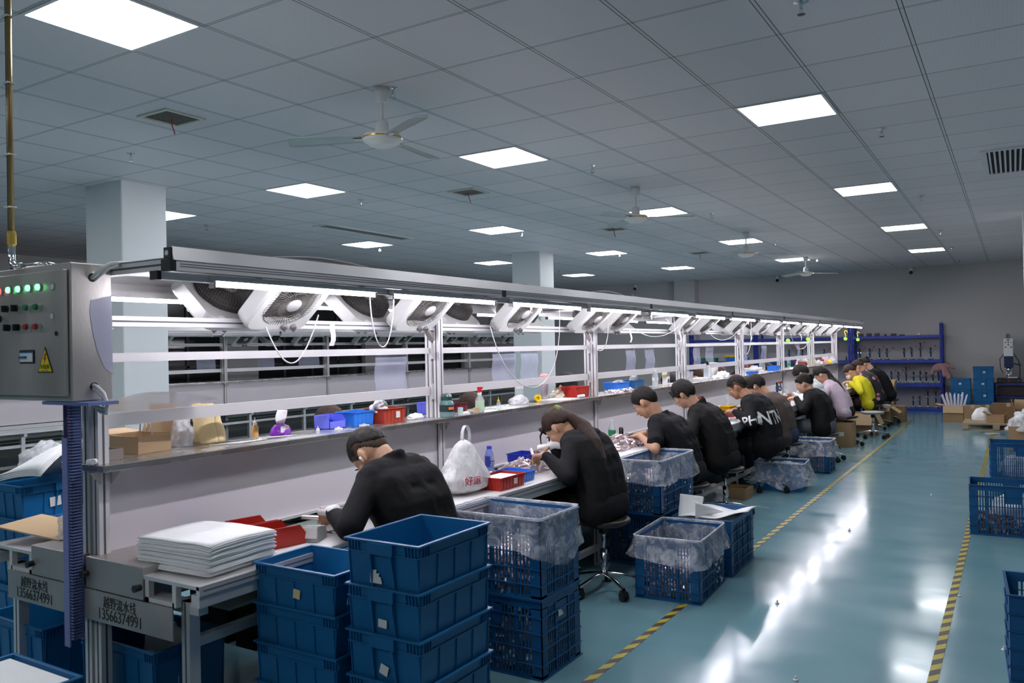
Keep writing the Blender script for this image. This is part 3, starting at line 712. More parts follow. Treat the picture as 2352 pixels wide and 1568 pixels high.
MB().tube([(.08, 0, 1.948), (.26, .0, 1.946), (.30, .03, 1.935)], .0085, 12).build('end_pipe', M_CHROME, t, smooth=True)
for z in (2.2, 2.42, 2.72, 3.0): MB().tube([(-.030, -.012, z), (.014, -.014, z), (.016, .012, z), (-.034, .022, z), (-.030, -.012, z)], .004, 6).build('cable_tie', M_WHITEP, t)

# ------------------------------------------------------------------ hanging cables and sheets
CL = [((-3.04, 2.66, 1.74), (-3.04, 2.80, 1.44), (-3.03, 2.88, 1.44), (-3.03, 3.02, 1.76), 'thin pale cable loop hanging under the first fan'),
      ((-2.86, 3.22, 1.86), (-2.88, 3.26, 1.50), (-2.90, 3.44, 1.50), (-2.90, 3.46, 1.86), 'pale cable loop hanging between the first two fans'),
      ((-3.03, 4.62, 1.72), (-3.02, 4.86, 1.10), (-3.0, 5.60, 1.12), (-2.98, 5.52, 1.86), 'long white cable drooping in a wide loop over the second bay'),
      ((-3.03, 6.12, 1.72), (-3.0, 6.15, 1.45), (-2.98, 6.45, 1.45), (-2.96, 6.35, 1.86), 'short white cable loop near the third post'),
      ((-3.02, 7.1, 1.72), (-3.0, 7.4, 1.60), (-2.98, 7.9, 1.66), (-2.96, 8.1, 1.78), 'white cable sagging between fans over the third bay'),
      ((-3.02, 8.1, 1.86), (-3.0, 8.12, 1.2), (-2.98, 8.3, 1.25), (-3.0, 8.3, 1.86), 'white cable hanging straight beside the fourth post'),
      ((-3.02, 9.2, 1.72), (-3.0, 9.5, 1.55), (-2.98, 10.0, 1.60), (-2.96, 10.3, 1.78), 'white cable sagging over the fourth bay'),
      ((-3.02, 10.5, 1.80), (-3.0, 10.5, 1.25), (-2.98, 10.9, 1.35), (-2.96, 10.8, 1.86), 'white cable dangling over the fifth bay'),
      ((-3.02, 13.2, 1.80), (-3.0, 13.4, 1.35), (-2.98, 14.3, 1.35), (-2.96, 14.6, 1.80), 'white cable loop beside the green tape reels')]
for a, b, c, d, lb in CL:
    a, b, c, d = V(a), V(b), V(c), V(d)
    pts = [a*(1-s)**3+b*3*s*(1-s)**2+c*3*s*s*(1-s)+d*s**3 for s in [i/24 for i in range(25)]]
    tag(MB().tube(pts, .0035, 6).build('hanging_cable', M_CABLE, smooth=True), lb, 'cable')
SH = [(3.64, 3.93), (4.90, 5.12+.1), (5.30, 5.56), (7.27, 7.5), (7.75, 8.0), (9.2, 9.45), (9.65, 9.95), (11.2, 11.45), (12.2, 12.5), (13.35, 13.6), (14.5, 14.75)]
for k, (a, b) in enumerate(SH):
    def fn(u, v, a=a, b=b): return (-3.203+.006*sin(9*v+k), a+(b-a)*u, 1.29+.275*v)
    tag(MB().grid(fn, 6, 10).build('plastic_sheet', M_SHEET, smooth=True), 'translucent bluish plastic sheet hanging between the guard bars, %s from the control cabinet' % ORD[k], 'plastic sheet', 'hanging plastic sheets')
for k, (a, b) in enumerate([(8.1, 8.45), (9.3, 9.65), (10.2, 10.7)]):
    tag(MB().grid(lambda u, v: (-10.74+.005*sin(7*v), a+(b-a)*u, 1.3+.3*v), 6, 8).build('plastic_sheet', M_SHEET, smooth=True), 'plastic sheet on the dark bench, %s from the left' % ORD[k], 'plastic sheet', 'sheets on the dark bench')
def sheet(u, v):
    return (-3.36+.34*v, 1.98+.36*u+.06*v, 1.335+.05*sin(pi*.5*v)-.05*u*u+.035*v)
tag(MB().grid(sheet, 14, 14).build('curled_sheet', M_SHEETB, smooth=True), 'shiny clear plastic sheet curling over the guard bar near the control cabinet', 'plastic sheet')
for k, y in enumerate((3.06, 6.9, 8.2, 10.9, 13.9)):
    tag(MB().grid(lambda u, v: (-3.0+.01*sin(5*v), y+.035*u+.02*v, 1.60+.11*v), 3, 4).build('paper_tag', M_PAPER), 'small white tag dangling below a fan, %s from the control cabinet' % ORD[k], 'tag', 'paper tags under the fans')
def reel(x, y, z, m, lb, hook=None):
    t = thing('tape_reel', lb, 'tape reel', (x, y, z))
    q = MB()
    for a in (-.018, .014): q.lathe([(.030, a), (.030, a+.004), (.009, a+.004), (.009, a)], ax=(.5, -1, 0), n=20)
    q.build('flange', m, t); MB().cyl((.006, .012, 0), (-.006, -.012, 0), .010, n=12).build('core', M_WHITEP, t)
    if hook: MB().tube([(0, 0, .01), (0, 0, .09), (-.02, .01, .13), (.0, .0, .15), (.03, 0, .14), (.035, 0, .11)], .006, 8).build('handle', hook, t, smooth=True)
reel(-3.0, 13.0, 1.60, M_LIME, 'lime green reel hanging above the bench, left of the pair')
reel(-2.95, 14.2, 1.62, M_LIME, 'pale green reel hanging above the bench, right of the pair')
reel(-2.70, 16.25, 1.62, M_LIME, 'white reel on a yellow handle under the far end of the rail', M_YEL)
reel(-2.66, 17.4, 1.60, M_LIME, 'green reel on a yellow handle at the very end of the rail', M_YEL)
def pendant(x, y, k):
    t = thing('key_ring_clip', 'tiny cream clip with ring under a tube lamp, %s from the control cabinet' % ORD[k], 'clip', (x, y, 1.835), 0, 'ring clips under the lamps')
    MB().box(-.006, .006, -.006, .006, -.018, .006).build('clip', M_CREAM, t)
    MB().tube([(0, .011*cos(2*pi*i/14), -.030+.011*sin(2*pi*i/14)) for i in range(15)], .002, 5).build('ring', M_WHITEP, t)
for k, (x, y) in enumerate([(-3.66, 2.72), (-3.66, 3.02), (-2.66, 4.55), (-2.66, 4.68), (-2.66, 6.4), (-2.66, 6.6), (-2.66, 9.6), (-2.66, 11.1), (-2.66, 12.2), (-2.66, 13.0)]): pendant(x, y, k)

# ================================================================== crates, totes, bins
def frust_walls(q, hx, hy, H, tp, th, z0=0.0):
    """open box with sloping walls: outer and inner skin plus floor"""
    bx, by = hx*tp, hy*tp
    O0 = [(-bx, -by, z0), (bx, -by, z0), (bx, by, z0), (-bx, by, z0)]; O1 = [(-hx, -hy, H), (hx, -hy, H), (hx, hy, H), (-hx, hy, H)]
    I0 = [(-bx+th, -by+th, z0+th), (bx-th, -by+th, z0+th), (bx-th, by-th, z0+th), (-bx+th, by-th, z0+th)]
    I1 = [(-hx+th, -hy+th, H), (hx-th, -hy+th, H), (hx-th, hy-th, H), (-hx+th, hy-th, H)]
    v = O0+O1+I0+I1; f = [(0, 3, 2, 1), (8, 9, 10, 11)]
    for i in range(4):
        j = (i+1) % 4; f += [(i, j, j+4, i+4), (i+12, j+12, j+8, i+8), (i+4, j+4, j+12, i+12)]
    q.add(v, f)
def side_frames(hx, hy):
    """four walls: (origin direction along wall, outward normal, half length)"""
    return [(V((1, 0, 0)), V((0, -1, 0)), hx, hy), (V((0, 1, 0)), V((1, 0, 0)), hy, hx), (V((-1, 0, 0)), V((0, 1, 0)), hx, hy), (V((0, -1, 0)), V((-1, 0, 0)), hy, hx)]
def wall_box(q, d, nrm, dist0, dist1, a, b, z0, z1, out, tp0=None):
    """box lying on a wall between along-coordinates a..b; dist0/dist1 = wall distance at z0/z1"""
    lo = []; hi = []
    for (s_, o_) in ((a, 0), (b, 0), (b, out), (a, out)):
        lo.append(d*s_*(1 if tp0 is None else tp0) + nrm*(dist0+o_-.001) + V((0, 0, z0))); hi.append(d*s_ + nrm*(dist1+o_-.001) + V((0, 0, z1)))
    q.hexa(lo, hi)
def mk_tote(hx, hy, H, m=None, handle='y', tp=.93, name='tote', nrib=None):
    m = m or M_BLUE
    def f():
        t = thing(name, '', 'tote'); q = MB(); frust_walls(q, hx, hy, H-.004, tp, .004)
        r = MB()
        for a in ((-hx-.010, hx+.010, -hy-.010, -hy+.004), (-hx-.010, hx+.010, hy-.004, hy+.010), (-hx-.010, -hx+.004, -hy, hy), (hx-.004, hx+.010, -hy, hy)): r.box(*a, H-.008, H)
        k_ = lambda z: tp+(1-tp)*z/H
        zl = H-.042
        for a in ((-hx-.004, hx+.004, -hy-.004, -hy+.004), (-hx-.004, hx+.004, hy-.004, hy+.004), (-hx-.004, -hx+.004, -hy, hy), (hx-.004, hx+.004, -hy, hy)): r.box(*a, zl-.004, zl)
        r.build('rim', m, t, bevel=.002)
        rb = q
        for d, nrm, L, D in side_frames(hx, hy):
            n = nrib or max(3, round(L*2/.10))
            for i in range(1, n):
                a = -L+2*L*i/n
                wall_box(rb, d, nrm, D*tp, D*k_(zl), a*.96-.002, a*.96+.002, .002, zl, .006)
            for sg in (-1, 1):
                wall_box(rb, d, nrm, D*tp, D*k_(zl), sg*L*.955-.002, sg*L*.955+.002, .002, zl, .006)
                for j in range(4): a = sg*(L-.012-.014*j); wall_box(rb, d, nrm, D*k_(zl), D, a-.0018, a+.0018, zl, H-.008, .008)
        q.build('body', m, t)
        if handle:
            for d, nrm, L, D in side_frames(hx, hy):
                h = MB()
                if (handle == 'y' and abs(nrm.y) > .5) or (handle == 'x' and abs(nrm.x) > .5):
                    wall_box(h, d, nrm, D-.001, D-.001, -.055, .055, H-.045, H-.006, .016)
                    for s_ in (-1, 1):
                        lo = [d*(s_*.050-.004)+nrm*(D*tp)+V((0, 0, .01)), d*(s_*.050+.004)+nrm*(D*tp)+V((0, 0, .01)), d*(s_*.050+.004)+nrm*(D*tp+.006)+V((0, 0, .01)), d*(s_*.050-.004)+nrm*(D*tp+.006)+V((0, 0, .01))]
                        hi = [d*(s_*.045-.004)+nrm*(D-.002)+V((0, 0, H-.045)), d*(s_*.045+.004)+nrm*(D-.002)+V((0, 0, H-.045)), d*(s_*.045+.004)+nrm*(D+.014)+V((0, 0, H-.045)), d*(s_*.045-.004)+nrm*(D+.014)+V((0, 0, H-.045))]
                        h.hexa(lo, hi)
                    h.build('handle', m, t)
        return t
    return f
def add_label(t, face, dist, a, z, w_, h_, m=None, torn=False, tilt=0):
    """paper label glued to a wall of thing t"""
    q = MB(); pts = [(-w_/2, -h_/2), (w_/2, -h_/2), (w_/2, h_/2), (-w_/2, h_/2)]
    if torn: pts = [(-w_/2, -h_/2), (w_/2, -h_/2), (w_/2*.8, -h_*.1), (w_*.2, -h_*.05), (w_*.3, h_*.15), (0, h_*.1), (w_*.05, h_*.35), (-w_*.25, h_*.3), (-w_/2, h_/2)]
    c, s = cos(tilt), sin(tilt); pts = [(a+x*c-y*s, z+x*s+y*c) for x, y in pts]
    ax = 'y' if 'y' in face else 'x'; sg = -1 if face[0] == '-' else 1
    lo, hi = sorted((sg*dist, sg*(dist+.0015))); q.prism(pts, ax, lo, hi); o = q.build('label', m or M_PAPER, t); o['label'] = 'white paper label'; return o

def mk_crate(hx, hy, H, m=None, solid_panel=True):
    m = m or M_BLUE2
    def f():
        t = thing('mesh_crate', '', 'crate'); q = MB(); th = .005
        for a in ((-hx, hx, -hy, -hy+th), (-hx, hx, hy-th, hy), (-hx, -hx+th, -hy, hy), (hx-th, hx, -hy, hy)): q.box(*a, H-.045, H)
        q.box(-hx+.004, hx-.004, -hy+.004, hy-.004, .004, .010)
        for d, nrm, L, D in side_frames(hx, hy):
            for s_ in (-1, 1): wall_box(q, d, nrm, D-th+.001, D-th+.001, *sorted((s_*(L-.055), s_*L)), .0, H-.04, th)
            wall_box(q, d, nrm, D-th+.001, D-th+.001, -L, L, 0, .018, th)
            if solid_panel and L > .15: wall_box(q, d, nrm, D-th+.001, D-th+.001, -.055, .055, H-.14, H-.04, th)
        r = q
        for z in (0, H-.006): r.box(-hx-.008, hx+.008, -hy-.008, -hy, z, z+.006); r.box(-hx-.008, hx+.008, hy, hy+.008, z, z+.006); r.box(-hx-.008, -hx, -hy, hy, z, z+.006); r.box(hx, hx+.008, -hy, hy, z, z+.006)
        nz = 5
        for i in range(1, nz):
            z = H*i/nz-.01
            for d, nrm, L, D in side_frames(hx, hy): wall_box(r, d, nrm, D-th+.001, D-th+.001, -L-.004, L+.004, z, z+.005, th+.006)
        for d, nrm, L, D in side_frames(hx, hy):
            n = max(2, round(L*2/.13))
            for i in range(1, n): a = -L+2*L*i/n; wall_box(r, d, nrm, D-th+.001, D-th+.001, a-.0025, a+.0025, .01, H-.04, th+.005)
        q.build('body', m, t)
        b = MB()
        for d, nrm, L, D in side_frames(hx, hy):
            n = int((2*L-.11)/.0185)
            for i in range(n+1):
                a = -L+.055+(2*L-.11)*i/n
                wall_box(b, d, nrm, D-th+.0015, D-th+.0015, a-.0042, a+.0042, .012, H-.042, th-.001)
        b.build('lattice', m, t)
        return t
    return f
def parts_pile(name, label, hx, hy, z0, z1, m, n, loc, cat='parts', lc=.05, rc=.010, group=None, mound=0.0, seed=1, colour2=None):
    rnd = random.Random(seed); q = MB()
    # a filled core keeps the pile opaque; loose pieces lie over it
    core = MB(); core.box(-hx*.9, hx*.9, -hy*.9, hy*.9, z0, z0+(z1-z0)*.8)
    for i in range(n):
        k = rnd.random()
        if k < .40: x, y, z = rnd.uniform(-hx, hx), rnd.uniform(-hy, hy), None
        elif k < .70: x, y, z = rnd.uniform(-hx, hx), rnd.choice((-1, 1))*hy, rnd.uniform(z0, z1)
        else: x, y, z = rnd.choice((-1, 1))*hx, rnd.uniform(-hy, hy), rnd.uniform(z0, z1)
        if z is None: z = z1+mound*max(0, 1-(x/hx)**2)*max(0, 1-(y/hy)**2)+rnd.uniform(-.01, .008)
        d = V((rnd.gauss(0, 1), rnd.gauss(0, 1), rnd.gauss(0, .45))).normalized()*lc*.5
        q.cur = 1 if (colour2 and rnd.random() < .35) else 0
        c = V((x*.93, y*.93, z)); q.cyl(c-d, c+d, rc, n=8)
    o = q.build(name, [m, colour2] if colour2 else m, None, smooth=False, loc=loc)
    core.build('pile_core', m, o)
    return tag(o, label, cat, group, 'stuff')
def liner(label, hx, hy, zt, drop, loc, seed=0, inside=.16, flare=.05, m=None, rz=0, sag=.05, name='bag_liner'):
    """bag turned over the rim of a crate"""
    N = 96; out = rrect(-hx, hx, -hy, hy, .03, 6); per = []
    L = len(out)
    # resample the outline
    seg = [(V((*out[i], 0)), V((*out[(i+1) % L], 0))) for i in range(L)]; tot = sum((b-a).length for a, b in seg)
    def at(s):
        s = (s % 1)*tot
        for a, b in seg:
            l = (b-a).length
            if s <= l: return a+(b-a)*(s/max(l, 1e-6))
            s -= l
        return seg[-1][1]
    prof = [(-.03, -inside), (-.022, -inside*.6), (-.015, -inside*.25), (-.008, -.01), (0, .006), (.009, -.002)]+[(.010+flare*(k/6)**1.5, -drop*k/6) for k in range(1, 7)]
    vs = []; J = len(prof)
    for j, (o_, z_) in enumerate(prof):
        for i in range(N):
            s = i/N; p = at(s); nd = V((p.x/hx**1, p.y/hy**1, 0))
            if abs(nd.x) > abs(nd.y): nrm = V((1 if nd.x > 0 else -1, nd.y*.5*abs(nd.y), 0))
            else: nrm = V((nd.x*.5*abs(nd.x), 1 if nd.y > 0 else -1, 0))
            nrm.normalize()
            k = max(0, j-5)/6; kin = max(0, 3-j)/3
            wv = noise.noise(V((s*26, j*.25, seed)))*.020*k + noise.noise(V((s*60, j*.5, seed+9)))*.010*k + noise.noise(V((s*40, j*.6, seed+3)))*.012*kin
            ln = noise.noise(V((s*5, 0, seed+5)))
            z = z_*(1+.35*ln if z_ < 0 else 1) + (noise.noise(V((s*50, j, seed)))*.006 if 2 < j < 7 else 0) - sag*k*max(0, ln)
            q = p+nrm*(o_+wv); vs.append((q.x, q.y, zt+z))
    fs = [(j*N+i, j*N+(i+1) % N, (j+1)*N+(i+1) % N, (j+1)*N+i) for j in range(J-1) for i in range(N)]
    o = MB().add(vs, fs).build(name, m or M_FILM, smooth=True, loc=loc); o.rotation_euler = (0, 0, rz)
    q = o.modifiers.new('s', 'SUBSURF'); q.levels = 1; q.render_levels = 1
    rp = [at(i/72) for i in range(73)]
    MB().tube([(p.x*(1+.004/hx), p.y*(1+.004/hy), zt+.004+.003*noise.noise(V((i*.7, seed, 0)))) for i, p in enumerate(rp)], .0052, 7).build('rim_fold', M_FILM2, o, smooth=True)
    return tag(o, label, 'plastic bag')
def crumple(label, cat, loc, r, m, seed=0, sq=(1, 1, 1), amp=.35, name='crumpled_bag', fr=2.2, parent=None, flat=.25):
    """a crumpled lump of film, cloth or paper resting on its flattened base"""
    q = MB(); q.sph((0, 0, 0), 1.0, 40, 26); vs = []
    for (x, y, z) in q.v:
        p = V((x, y, z)); k = 1+amp*noise.noise(p*fr+V((seed, 0, 0)))+amp*.45*noise.noise(p*fr*2.7+V((0, seed, 0)))+amp*.2*abs(noise.noise(p*fr*6+V((0, 0, seed))))
        p = p*k; vs.append((p.x*r*sq[0], p.y*r*sq[1], max(p.z, -flat)*r*sq[2]+flat*r*sq[2]))
    q.v = vs; o = q.build(name, m, parent, smooth=True, loc=loc)
    return tag(o, label, cat) if parent is None else o

# ---- stacks of totes by the near end of the bench
A = mk_tote(.158, .209, .205, handle='y'); z = 0
LA = ['bottom tote of the tall near stack', 'second tote from the bottom of the tall near stack', 'third tote from the top of the tall near stack, small white label', 'second tote from the top of the tall near stack, small white label', 'empty blue tote on top of the tall near stack, torn white label']
AS = []
for k in range(5):
    t = place('A', A, (-1.852, 2.332, .238+.159*(k-1) if k else 0), 0, LA[k], 'blue totes in the tall near stack'); AS.append(t)
AS[0].scale = (1, 1, 1.38)
for k, (a, zz, w_, h_, tn, ti) in ((4, (-.030, .085, .052, .055, True, 0)), (3, (-.005, .082, .038, .028, False, -.06)), (2, (-.002, .084, .036, .034, False, -.3))):
    add_label(AS[k], '-y', .209*.972+.003, a, zz, w_, h_, torn=tn, tilt=ti)
# the bottom of the stack sits on the floor
B = mk_tote(.204, .145, .188, handle=None, nrib=4); BS = []
for k in range(5):
    lb = ['lowest', 'fourth from the top', 'third from the top', 'second from the top', 'topmost, holding a white foam sheet'][k]
    BS.append(place('B', B, (-2.267, 2.255, .148*k), 0, 'blue tote in the stack left of the tallest one, '+lb, 'blue totes in the lower near stack'))
add_label(BS[4], '-y', .145*.98+.003, .015, .095, .034, .034, M_CREAM, tilt=-.1)
tag(MB().box(-.13, .13, -.09, .09, 0, .03).build('foam_sheet', M_FOAM, loc=(-2.20, 2.27, .148*4+.06), bevel=.004), 'white foam sheet lying inside the near open tote', 'foam sheet')
# totes under the bench end
t = mk_tote(.248, .168, .40, handle='x', name='tote')(); t.location = (-3.15, 2.14, 0); t['label'] = 'large dark blue tote with paper label under the right lettered end plate'
add_label(t, 'x', .248*.965+.003, -.02, .24, .075, .06)
crumple('grey paper heap inside the tote under the right end plate', 'paper', (-3.08, 2.16, .24), .11, M_PAPER, 3, (1.2, .8, 1.3), name='paper_heap')
t = mk_tote(.235, .22, .40, handle=None)(); t.location = (-3.82, 2.13, 0); t['label'] = 'large blue tote under the left lettered end plate'
t = mk_tote(.21, .15, .30, handle=None)(); t.location = (-2.90, 1.40, .20); t['label'] = 'blue tote filled with white foam at the bottom left corner'
MBt = MB(); MBt.box(-.19, .19, -.13, .13, 0, .09); tag(MBt.build('foam_block', M_FOAM, loc=(-2.90, 1.40, .405), bevel=.006), 'white foam sheets filling the bottom left tote', 'foam sheet')
t = mk_tote(.24, .17, .198, handle=None)(); t.location = (-2.90, 1.40, 0.0); t['label'] = 'lower tote carrying the foam-filled tote at the bottom left corner'
# left of the bench: tote stack with white bags
LS = []
for k in range(5):
    if k == 0: LT = mk_tote(.185, .225, .19, handle='x')
    LS.append(place('LT', LT, (-4.60, 2.48, .1775*k), 0, 'blue tote beside the left bench side, '+['lowest of its stack', 'second from the floor', 'middle of its stack', 'fourth from the floor', 'topmost of its stack with a torn label'][k], 'blue totes left of the bench'))
add_label(LS[4], 'x', .185*.97+.003, -.05, .085, .06, .05, tilt=.08)
def swoosh(u, v):   # stack of white foam sheets hanging over the tote rim
    return (-.16+.46*u, -.20+.42*v, .012+.17*sin(pi*.5*u)*sin(pi*(.12+.80*v))+.05*u*v)
q = MB()
for k in range(4): q.grid(lambda u, v, k=k: (swoosh(u, v)[0]+.004*k, swoosh(u, v)[1], swoosh(u, v)[2]-.009*k), 16, 12)
tag(q.build('foam_sheet_bundle', M_FOAM, smooth=True, solid=.006, loc=(-4.56, 2.46, .915)), 'bundle of white foam sheets sagging over the topmost tote at far left', 'foam sheets')
crumple('crinkled clear bag at the far left edge above the blue totes', 'plastic bag', (-4.86, 2.62, .90), .15, M_FILM2, 5, (1.0, .9, .9), .25)
t = mk_tote(.09, .07, .10, m=M_REDD, handle=None, name='parts_bin')(); t.location = (-3.93, 2.60, .86); t['label'] = 'small brick red bin stacked on a blue bin at left'; t['category'] = 'bin'
t = mk_tote(.11, .09, .105, m=M_BLUEL, handle=None, name='parts_bin')(); t.location = (-3.93, 2.60, .752); t['label'] = 'bright blue bin under the small red bin at left'; t['category'] = 'bin'
tag(MB().obox((0, 0, 0), (.36, .24, .006), Matrix.Rotation(.12, 3, 'Y') @ Matrix.Rotation(.25, 3, 'Z')).build('cardboard_sheet', M_CARDL, loc=(-3.72, 2.02, .805)), 'flat brown cardboard sheet lying on the left end of the bench', 'cardboard')
crumple('clear plastic bag with grey fittings on the left bench end', 'plastic bag', (-3.50, 2.02, .785), .085, M_FILM2, 8, (1, .8, 1.2), .3)
crumple('clear crinkled bag behind the cardboard sheet', 'plastic bag', (-3.74, 2.28, .755), .10, M_FILM2, 12, (1.2, .8, .5), .3)

# ---- mesh crates on the floor at the aisle side
def crate_at(key, hx, hy, H, loc, label, rz=0, group='blue mesh crates'):
    return place(key, mk_crate(hx, hy, H), loc, rz, label, group)
C1 = crate_at('C', .275, .195, .376, (-2.195, 3.515, 0), 'blue mesh crate at the bottom of the lined stack behind the totes')
C2 = crate_at('C', .275, .195, .376, (-2.195, 3.515, .376), 'upper blue mesh crate with a plastic liner behind the tall tote stack')
add_label(C1, 'x', .282, -.02, .28, .05, .035, torn=True)
for k in (0, 1): parts_pile('metal_parts', ['silvery parts filling the lower crate of the lined stack', 'silvery parts in the upper lined crate'][k], .262, .182, .376*k+.012, .376*k+(.33 if k == 0 else .19), M_SILVER, 520, (-2.195, 3.515, 0), seed=3+k, colour2=M_PARTS2)
liner('wrinkled clear liner bag over the rim of the stacked crate behind the totes', .280, .200, .757, .18, (-2.195, 3.515, 0), 1, flare=.02)
D1 = crate_at('D', .205, .285, .376, (-1.86, 5.02, 0), 'blue mesh crate with a clear liner standing on the floor tape', radians(3))
parts_pile('metal_parts', 'silvery parts inside the lined crate on the floor tape', .192, .272, .012, .20, M_SILVER, 520, (-1.86, 5.02, 0), seed=8, colour2=M_PARTS2)
add_label(D1, '-y', .292, -.01, .265, .055, .035)
liner('wrinkled clear liner bag over the crate on the floor tape', .212, .292, .382, .14, (-1.86, 5.02, 0), 4, flare=.045, sag=.10, rz=radians(3))
E1 = crate_at('D', .205, .285, .376, (-1.86, 5.70, 0), 'blue mesh crate filled with white foam sheets behind the lined one', radians(1))
tag(MB().box(-.192, .192, -.270, .270, .012, .34).build('foam_stack', M_FOAM, loc=(-1.86, 5.70, 0), bevel=.004), 'white foam sheets filling the crate behind', 'foam sheets')
q = MB(); q.grid(lambda u, v: (-.19+.50*u, -.22+.55*v, .36+.045*sin(3*v+1)*u+.10*max(0, u-.55)**1.3+.01*sin(9*u)), 16, 14)
q.grid(lambda u, v: (-.19+.10*sin(3*v), -.20+.34*v+.05*u, .35+.16*u*(1-.5*v)), 8, 12)
q.grid(lambda u, v: (-.05+.16*u*v, -.24+.12*v, .35+.13*u*(1-v*.6)), 8, 8)
tag(q.build('foam_sheet', M_FOAM, smooth=True, solid=.004, loc=(-1.86, 5.70, 0)), 'thin curled white foam sheets sticking out of the crate by the tape', 'foam sheets')
F0 = crate_at('C', .275, .195, .376, (-2.40, 5.60, 0), 'dark mesh crate on the floor beneath the stack beside the polo shirt man', 0)
F1 = crate_at('F', .165, .335, .374, (-2.285, 5.69, 0.377), 'upper mesh crate with milky liner beside the man in a polo shirt')
parts_pile('metal_parts', 'silvery parts in the upper crate beside the man in a polo shirt', .152, .322, .39, .62, M_SILVER, 460, (-2.285, 5.69, 0), seed=11, colour2=M_PARTS2)
parts_pile('metal_parts', 'dark silvery parts in the floor crate beside the man in a polo shirt', .262, .182, .012, .33, M_SILVER, 300, (-2.40, 5.60, 0), seed=12)
liner('clear liner bag billowing over the crate beside the man in a polo shirt', .171, .341, .757, .15, (-2.285, 5.69, 0), 7, flare=.05, sag=.08)
G1 = place('G', mk_tote(.245, .19, .29, handle=None), (-2.165, 8.99, 0), radians(4), 'low blue tote with clear liner behind the hooded man', None)
crumple('heap of clear film scraps inside the low lined tote', 'plastic bag', (-2.17, 8.99, .20), .2, M_FILM2, 21, (1.05, .8, .32), .4, fr=4)
liner('clear bag spilling over the low blue tote on the floor', .252, .197, .295, .21, (-2.165, 8.99, 0), 10, flare=.09, sag=.03, rz=radians(4))
H1 = crate_at('C', .275, .195, .376, (-2.18, 10.38, 0), 'blue mesh crate with bagged rim beside the woman in grey trousers')
parts_pile('metal_parts', 'pale parts in the bagged crate beside the woman in grey trousers', .262, .182, .012, .33, M_PARTS2, 420, (-2.18, 10.38, 0), seed=15)
liner('clear bag over the mesh crate beside the woman in grey trousers', .281, .201, .382, .17, (-2.18, 10.38, 0), 13, flare=.06, sag=.05)
# right edge of the aisle
R1 = crate_at('R', .30, .215, .40, (.03, 10.80, 0), 'blue mesh crate at the right edge, farther of the pair', radians(3))
crumple('white bag of parts inside the farther right-hand crate', 'plastic bag', (.06, 10.8, .02), .22, M_FILM2, 31, (1, .8, .9), .2)
R2 = crate_at('R', .30, .215, .40, (-.045, 7.73, 0), 'blue mesh crate at the right edge, nearer of the pair', radians(2))
parts_pile('metal_parts', 'coppery parts at the bottom of the nearer right-hand crate', .285, .20, .012, .12, M_COPPER, 320, (-.045, 7.73, 0), seed=19, colour2=M_PARTS2)
crumple('white paper bag inside the nearer right-hand crate', 'paper bag', (-.03, 7.74, .14), .16, M_WHITE, 33, (1, .8, .8), .25)
MB_ = crate_at('R', .30, .215, .40, (.24, 4.58, 0), 'blue mesh crate cut by the right edge near the camera', radians(3))
crumple('white and pink cloth inside the crate at the right edge', 'cloth', (.22, 4.58, .17), .19, M_WHITE, 35, (1, .8, .9), .25, name='cloth_heap')
# ---- cartons
def carton(x, y, z, w_, d_, h_, label, rz=0, flaps=(1, 1, 1, 1), fl=.5, m=None, closed=False, fa=(50, 55, 60, 50), lab=False, group=None):
    t = thing('carton', label, 'box', (x, y, z), rz, group); q = MB(); hx, hy = w_/2, d_/2; m = m or M_CARD
    if closed: q.box(-hx, hx, -hy, hy, 0, h_)
    else: frust_walls(q, hx, hy, h_, 1.0, .006)
    q.build('body', m, t)
    if not closed:
        for k, (d, nrm, L, D) in enumerate(side_frames(hx, hy)):
            if not flaps[k]: continue
            a = radians(fa[k]); ln = (hy if abs(nrm.y) > .5 else hx)*2*fl*.95 if False else min(hx, hy)*2*fl
            p0 = d*(-L)+nrm*D+V((0, 0, h_)); p1 = d*L+nrm*D+V((0, 0, h_)); o_ = nrm*cos(a)*ln+V((0, 0, sin(a)*ln))
            th = (nrm*sin(a)-V((0, 0, cos(a))))*.005
            MB().hexa([p0+th*0, p1+th*0, p1+o_, p0+o_], [p0-th, p1-th, p1+o_-th, p0+o_-th]).build('flap', M_CARDL, t)
    if closed: MB().box(-.03, .03, -hy-.0008, hy+.0008, h_-.05, h_+.0008).build('packing_tape', M_CARDL, t)
    if lab: MB().box(.02, .02+.07, -hy-.0016, -hy, h_*.45, h_*.45+.06).build('label', M_PAPER, t)
    return t
carton(-2.27, 13.0, 0, .40, .36, .37, 'tall plain brown carton nearest the tape, with a label and open top', 0, (0, 0, 0, 0), lab=True)
carton(-2.22, 14.85, 0, .42, .42, .36, 'open brown carton with front and right flaps folded out', 0, (1, 1, 0, 0), .5, fa=(-65, -65, 0, 0))
carton(-2.2, 16.7, 0, .42, .42, .33, 'open carton with crumpled film on top beside the tape', 0, (1, 1, 0, 1), .45, fa=(-20, -35, 0, 10))
crumple('crumpled clear film lying on the open carton', 'plastic bag', (-2.2, 16.7, .30), .16, M_FILM2, 41, (1.2, 1, .5))
carton(-2.0, 17.35, 0, .36, .36, .30, 'closed brown carton behind the open ones by the rack', 0, closed=True)
carton(-2.35, 18.35, 0.30, .46, .40, .28, 'wide open carton with raised printed flaps in front of the rack', 0, (0, 1, 1, 1), .45, fa=(0, 80, 75, 40))
carton(-2.35, 18.35, 0, .46, .40, .298, 'closed carton carrying the wide open one before the rack', 0, closed=True)
carton(-1.02, 17.62, 0, .34, .34, .31, 'open brown carton left of the pallet holding clear strips', 0, (1, 0, 0, 1), .4, fa=(-75, 0, 0, 10))
carton(-.70, 17.55, 0, .28, .30, .32, 'closed brown carton with white label beside the pallet', 0, closed=True, lab=True)
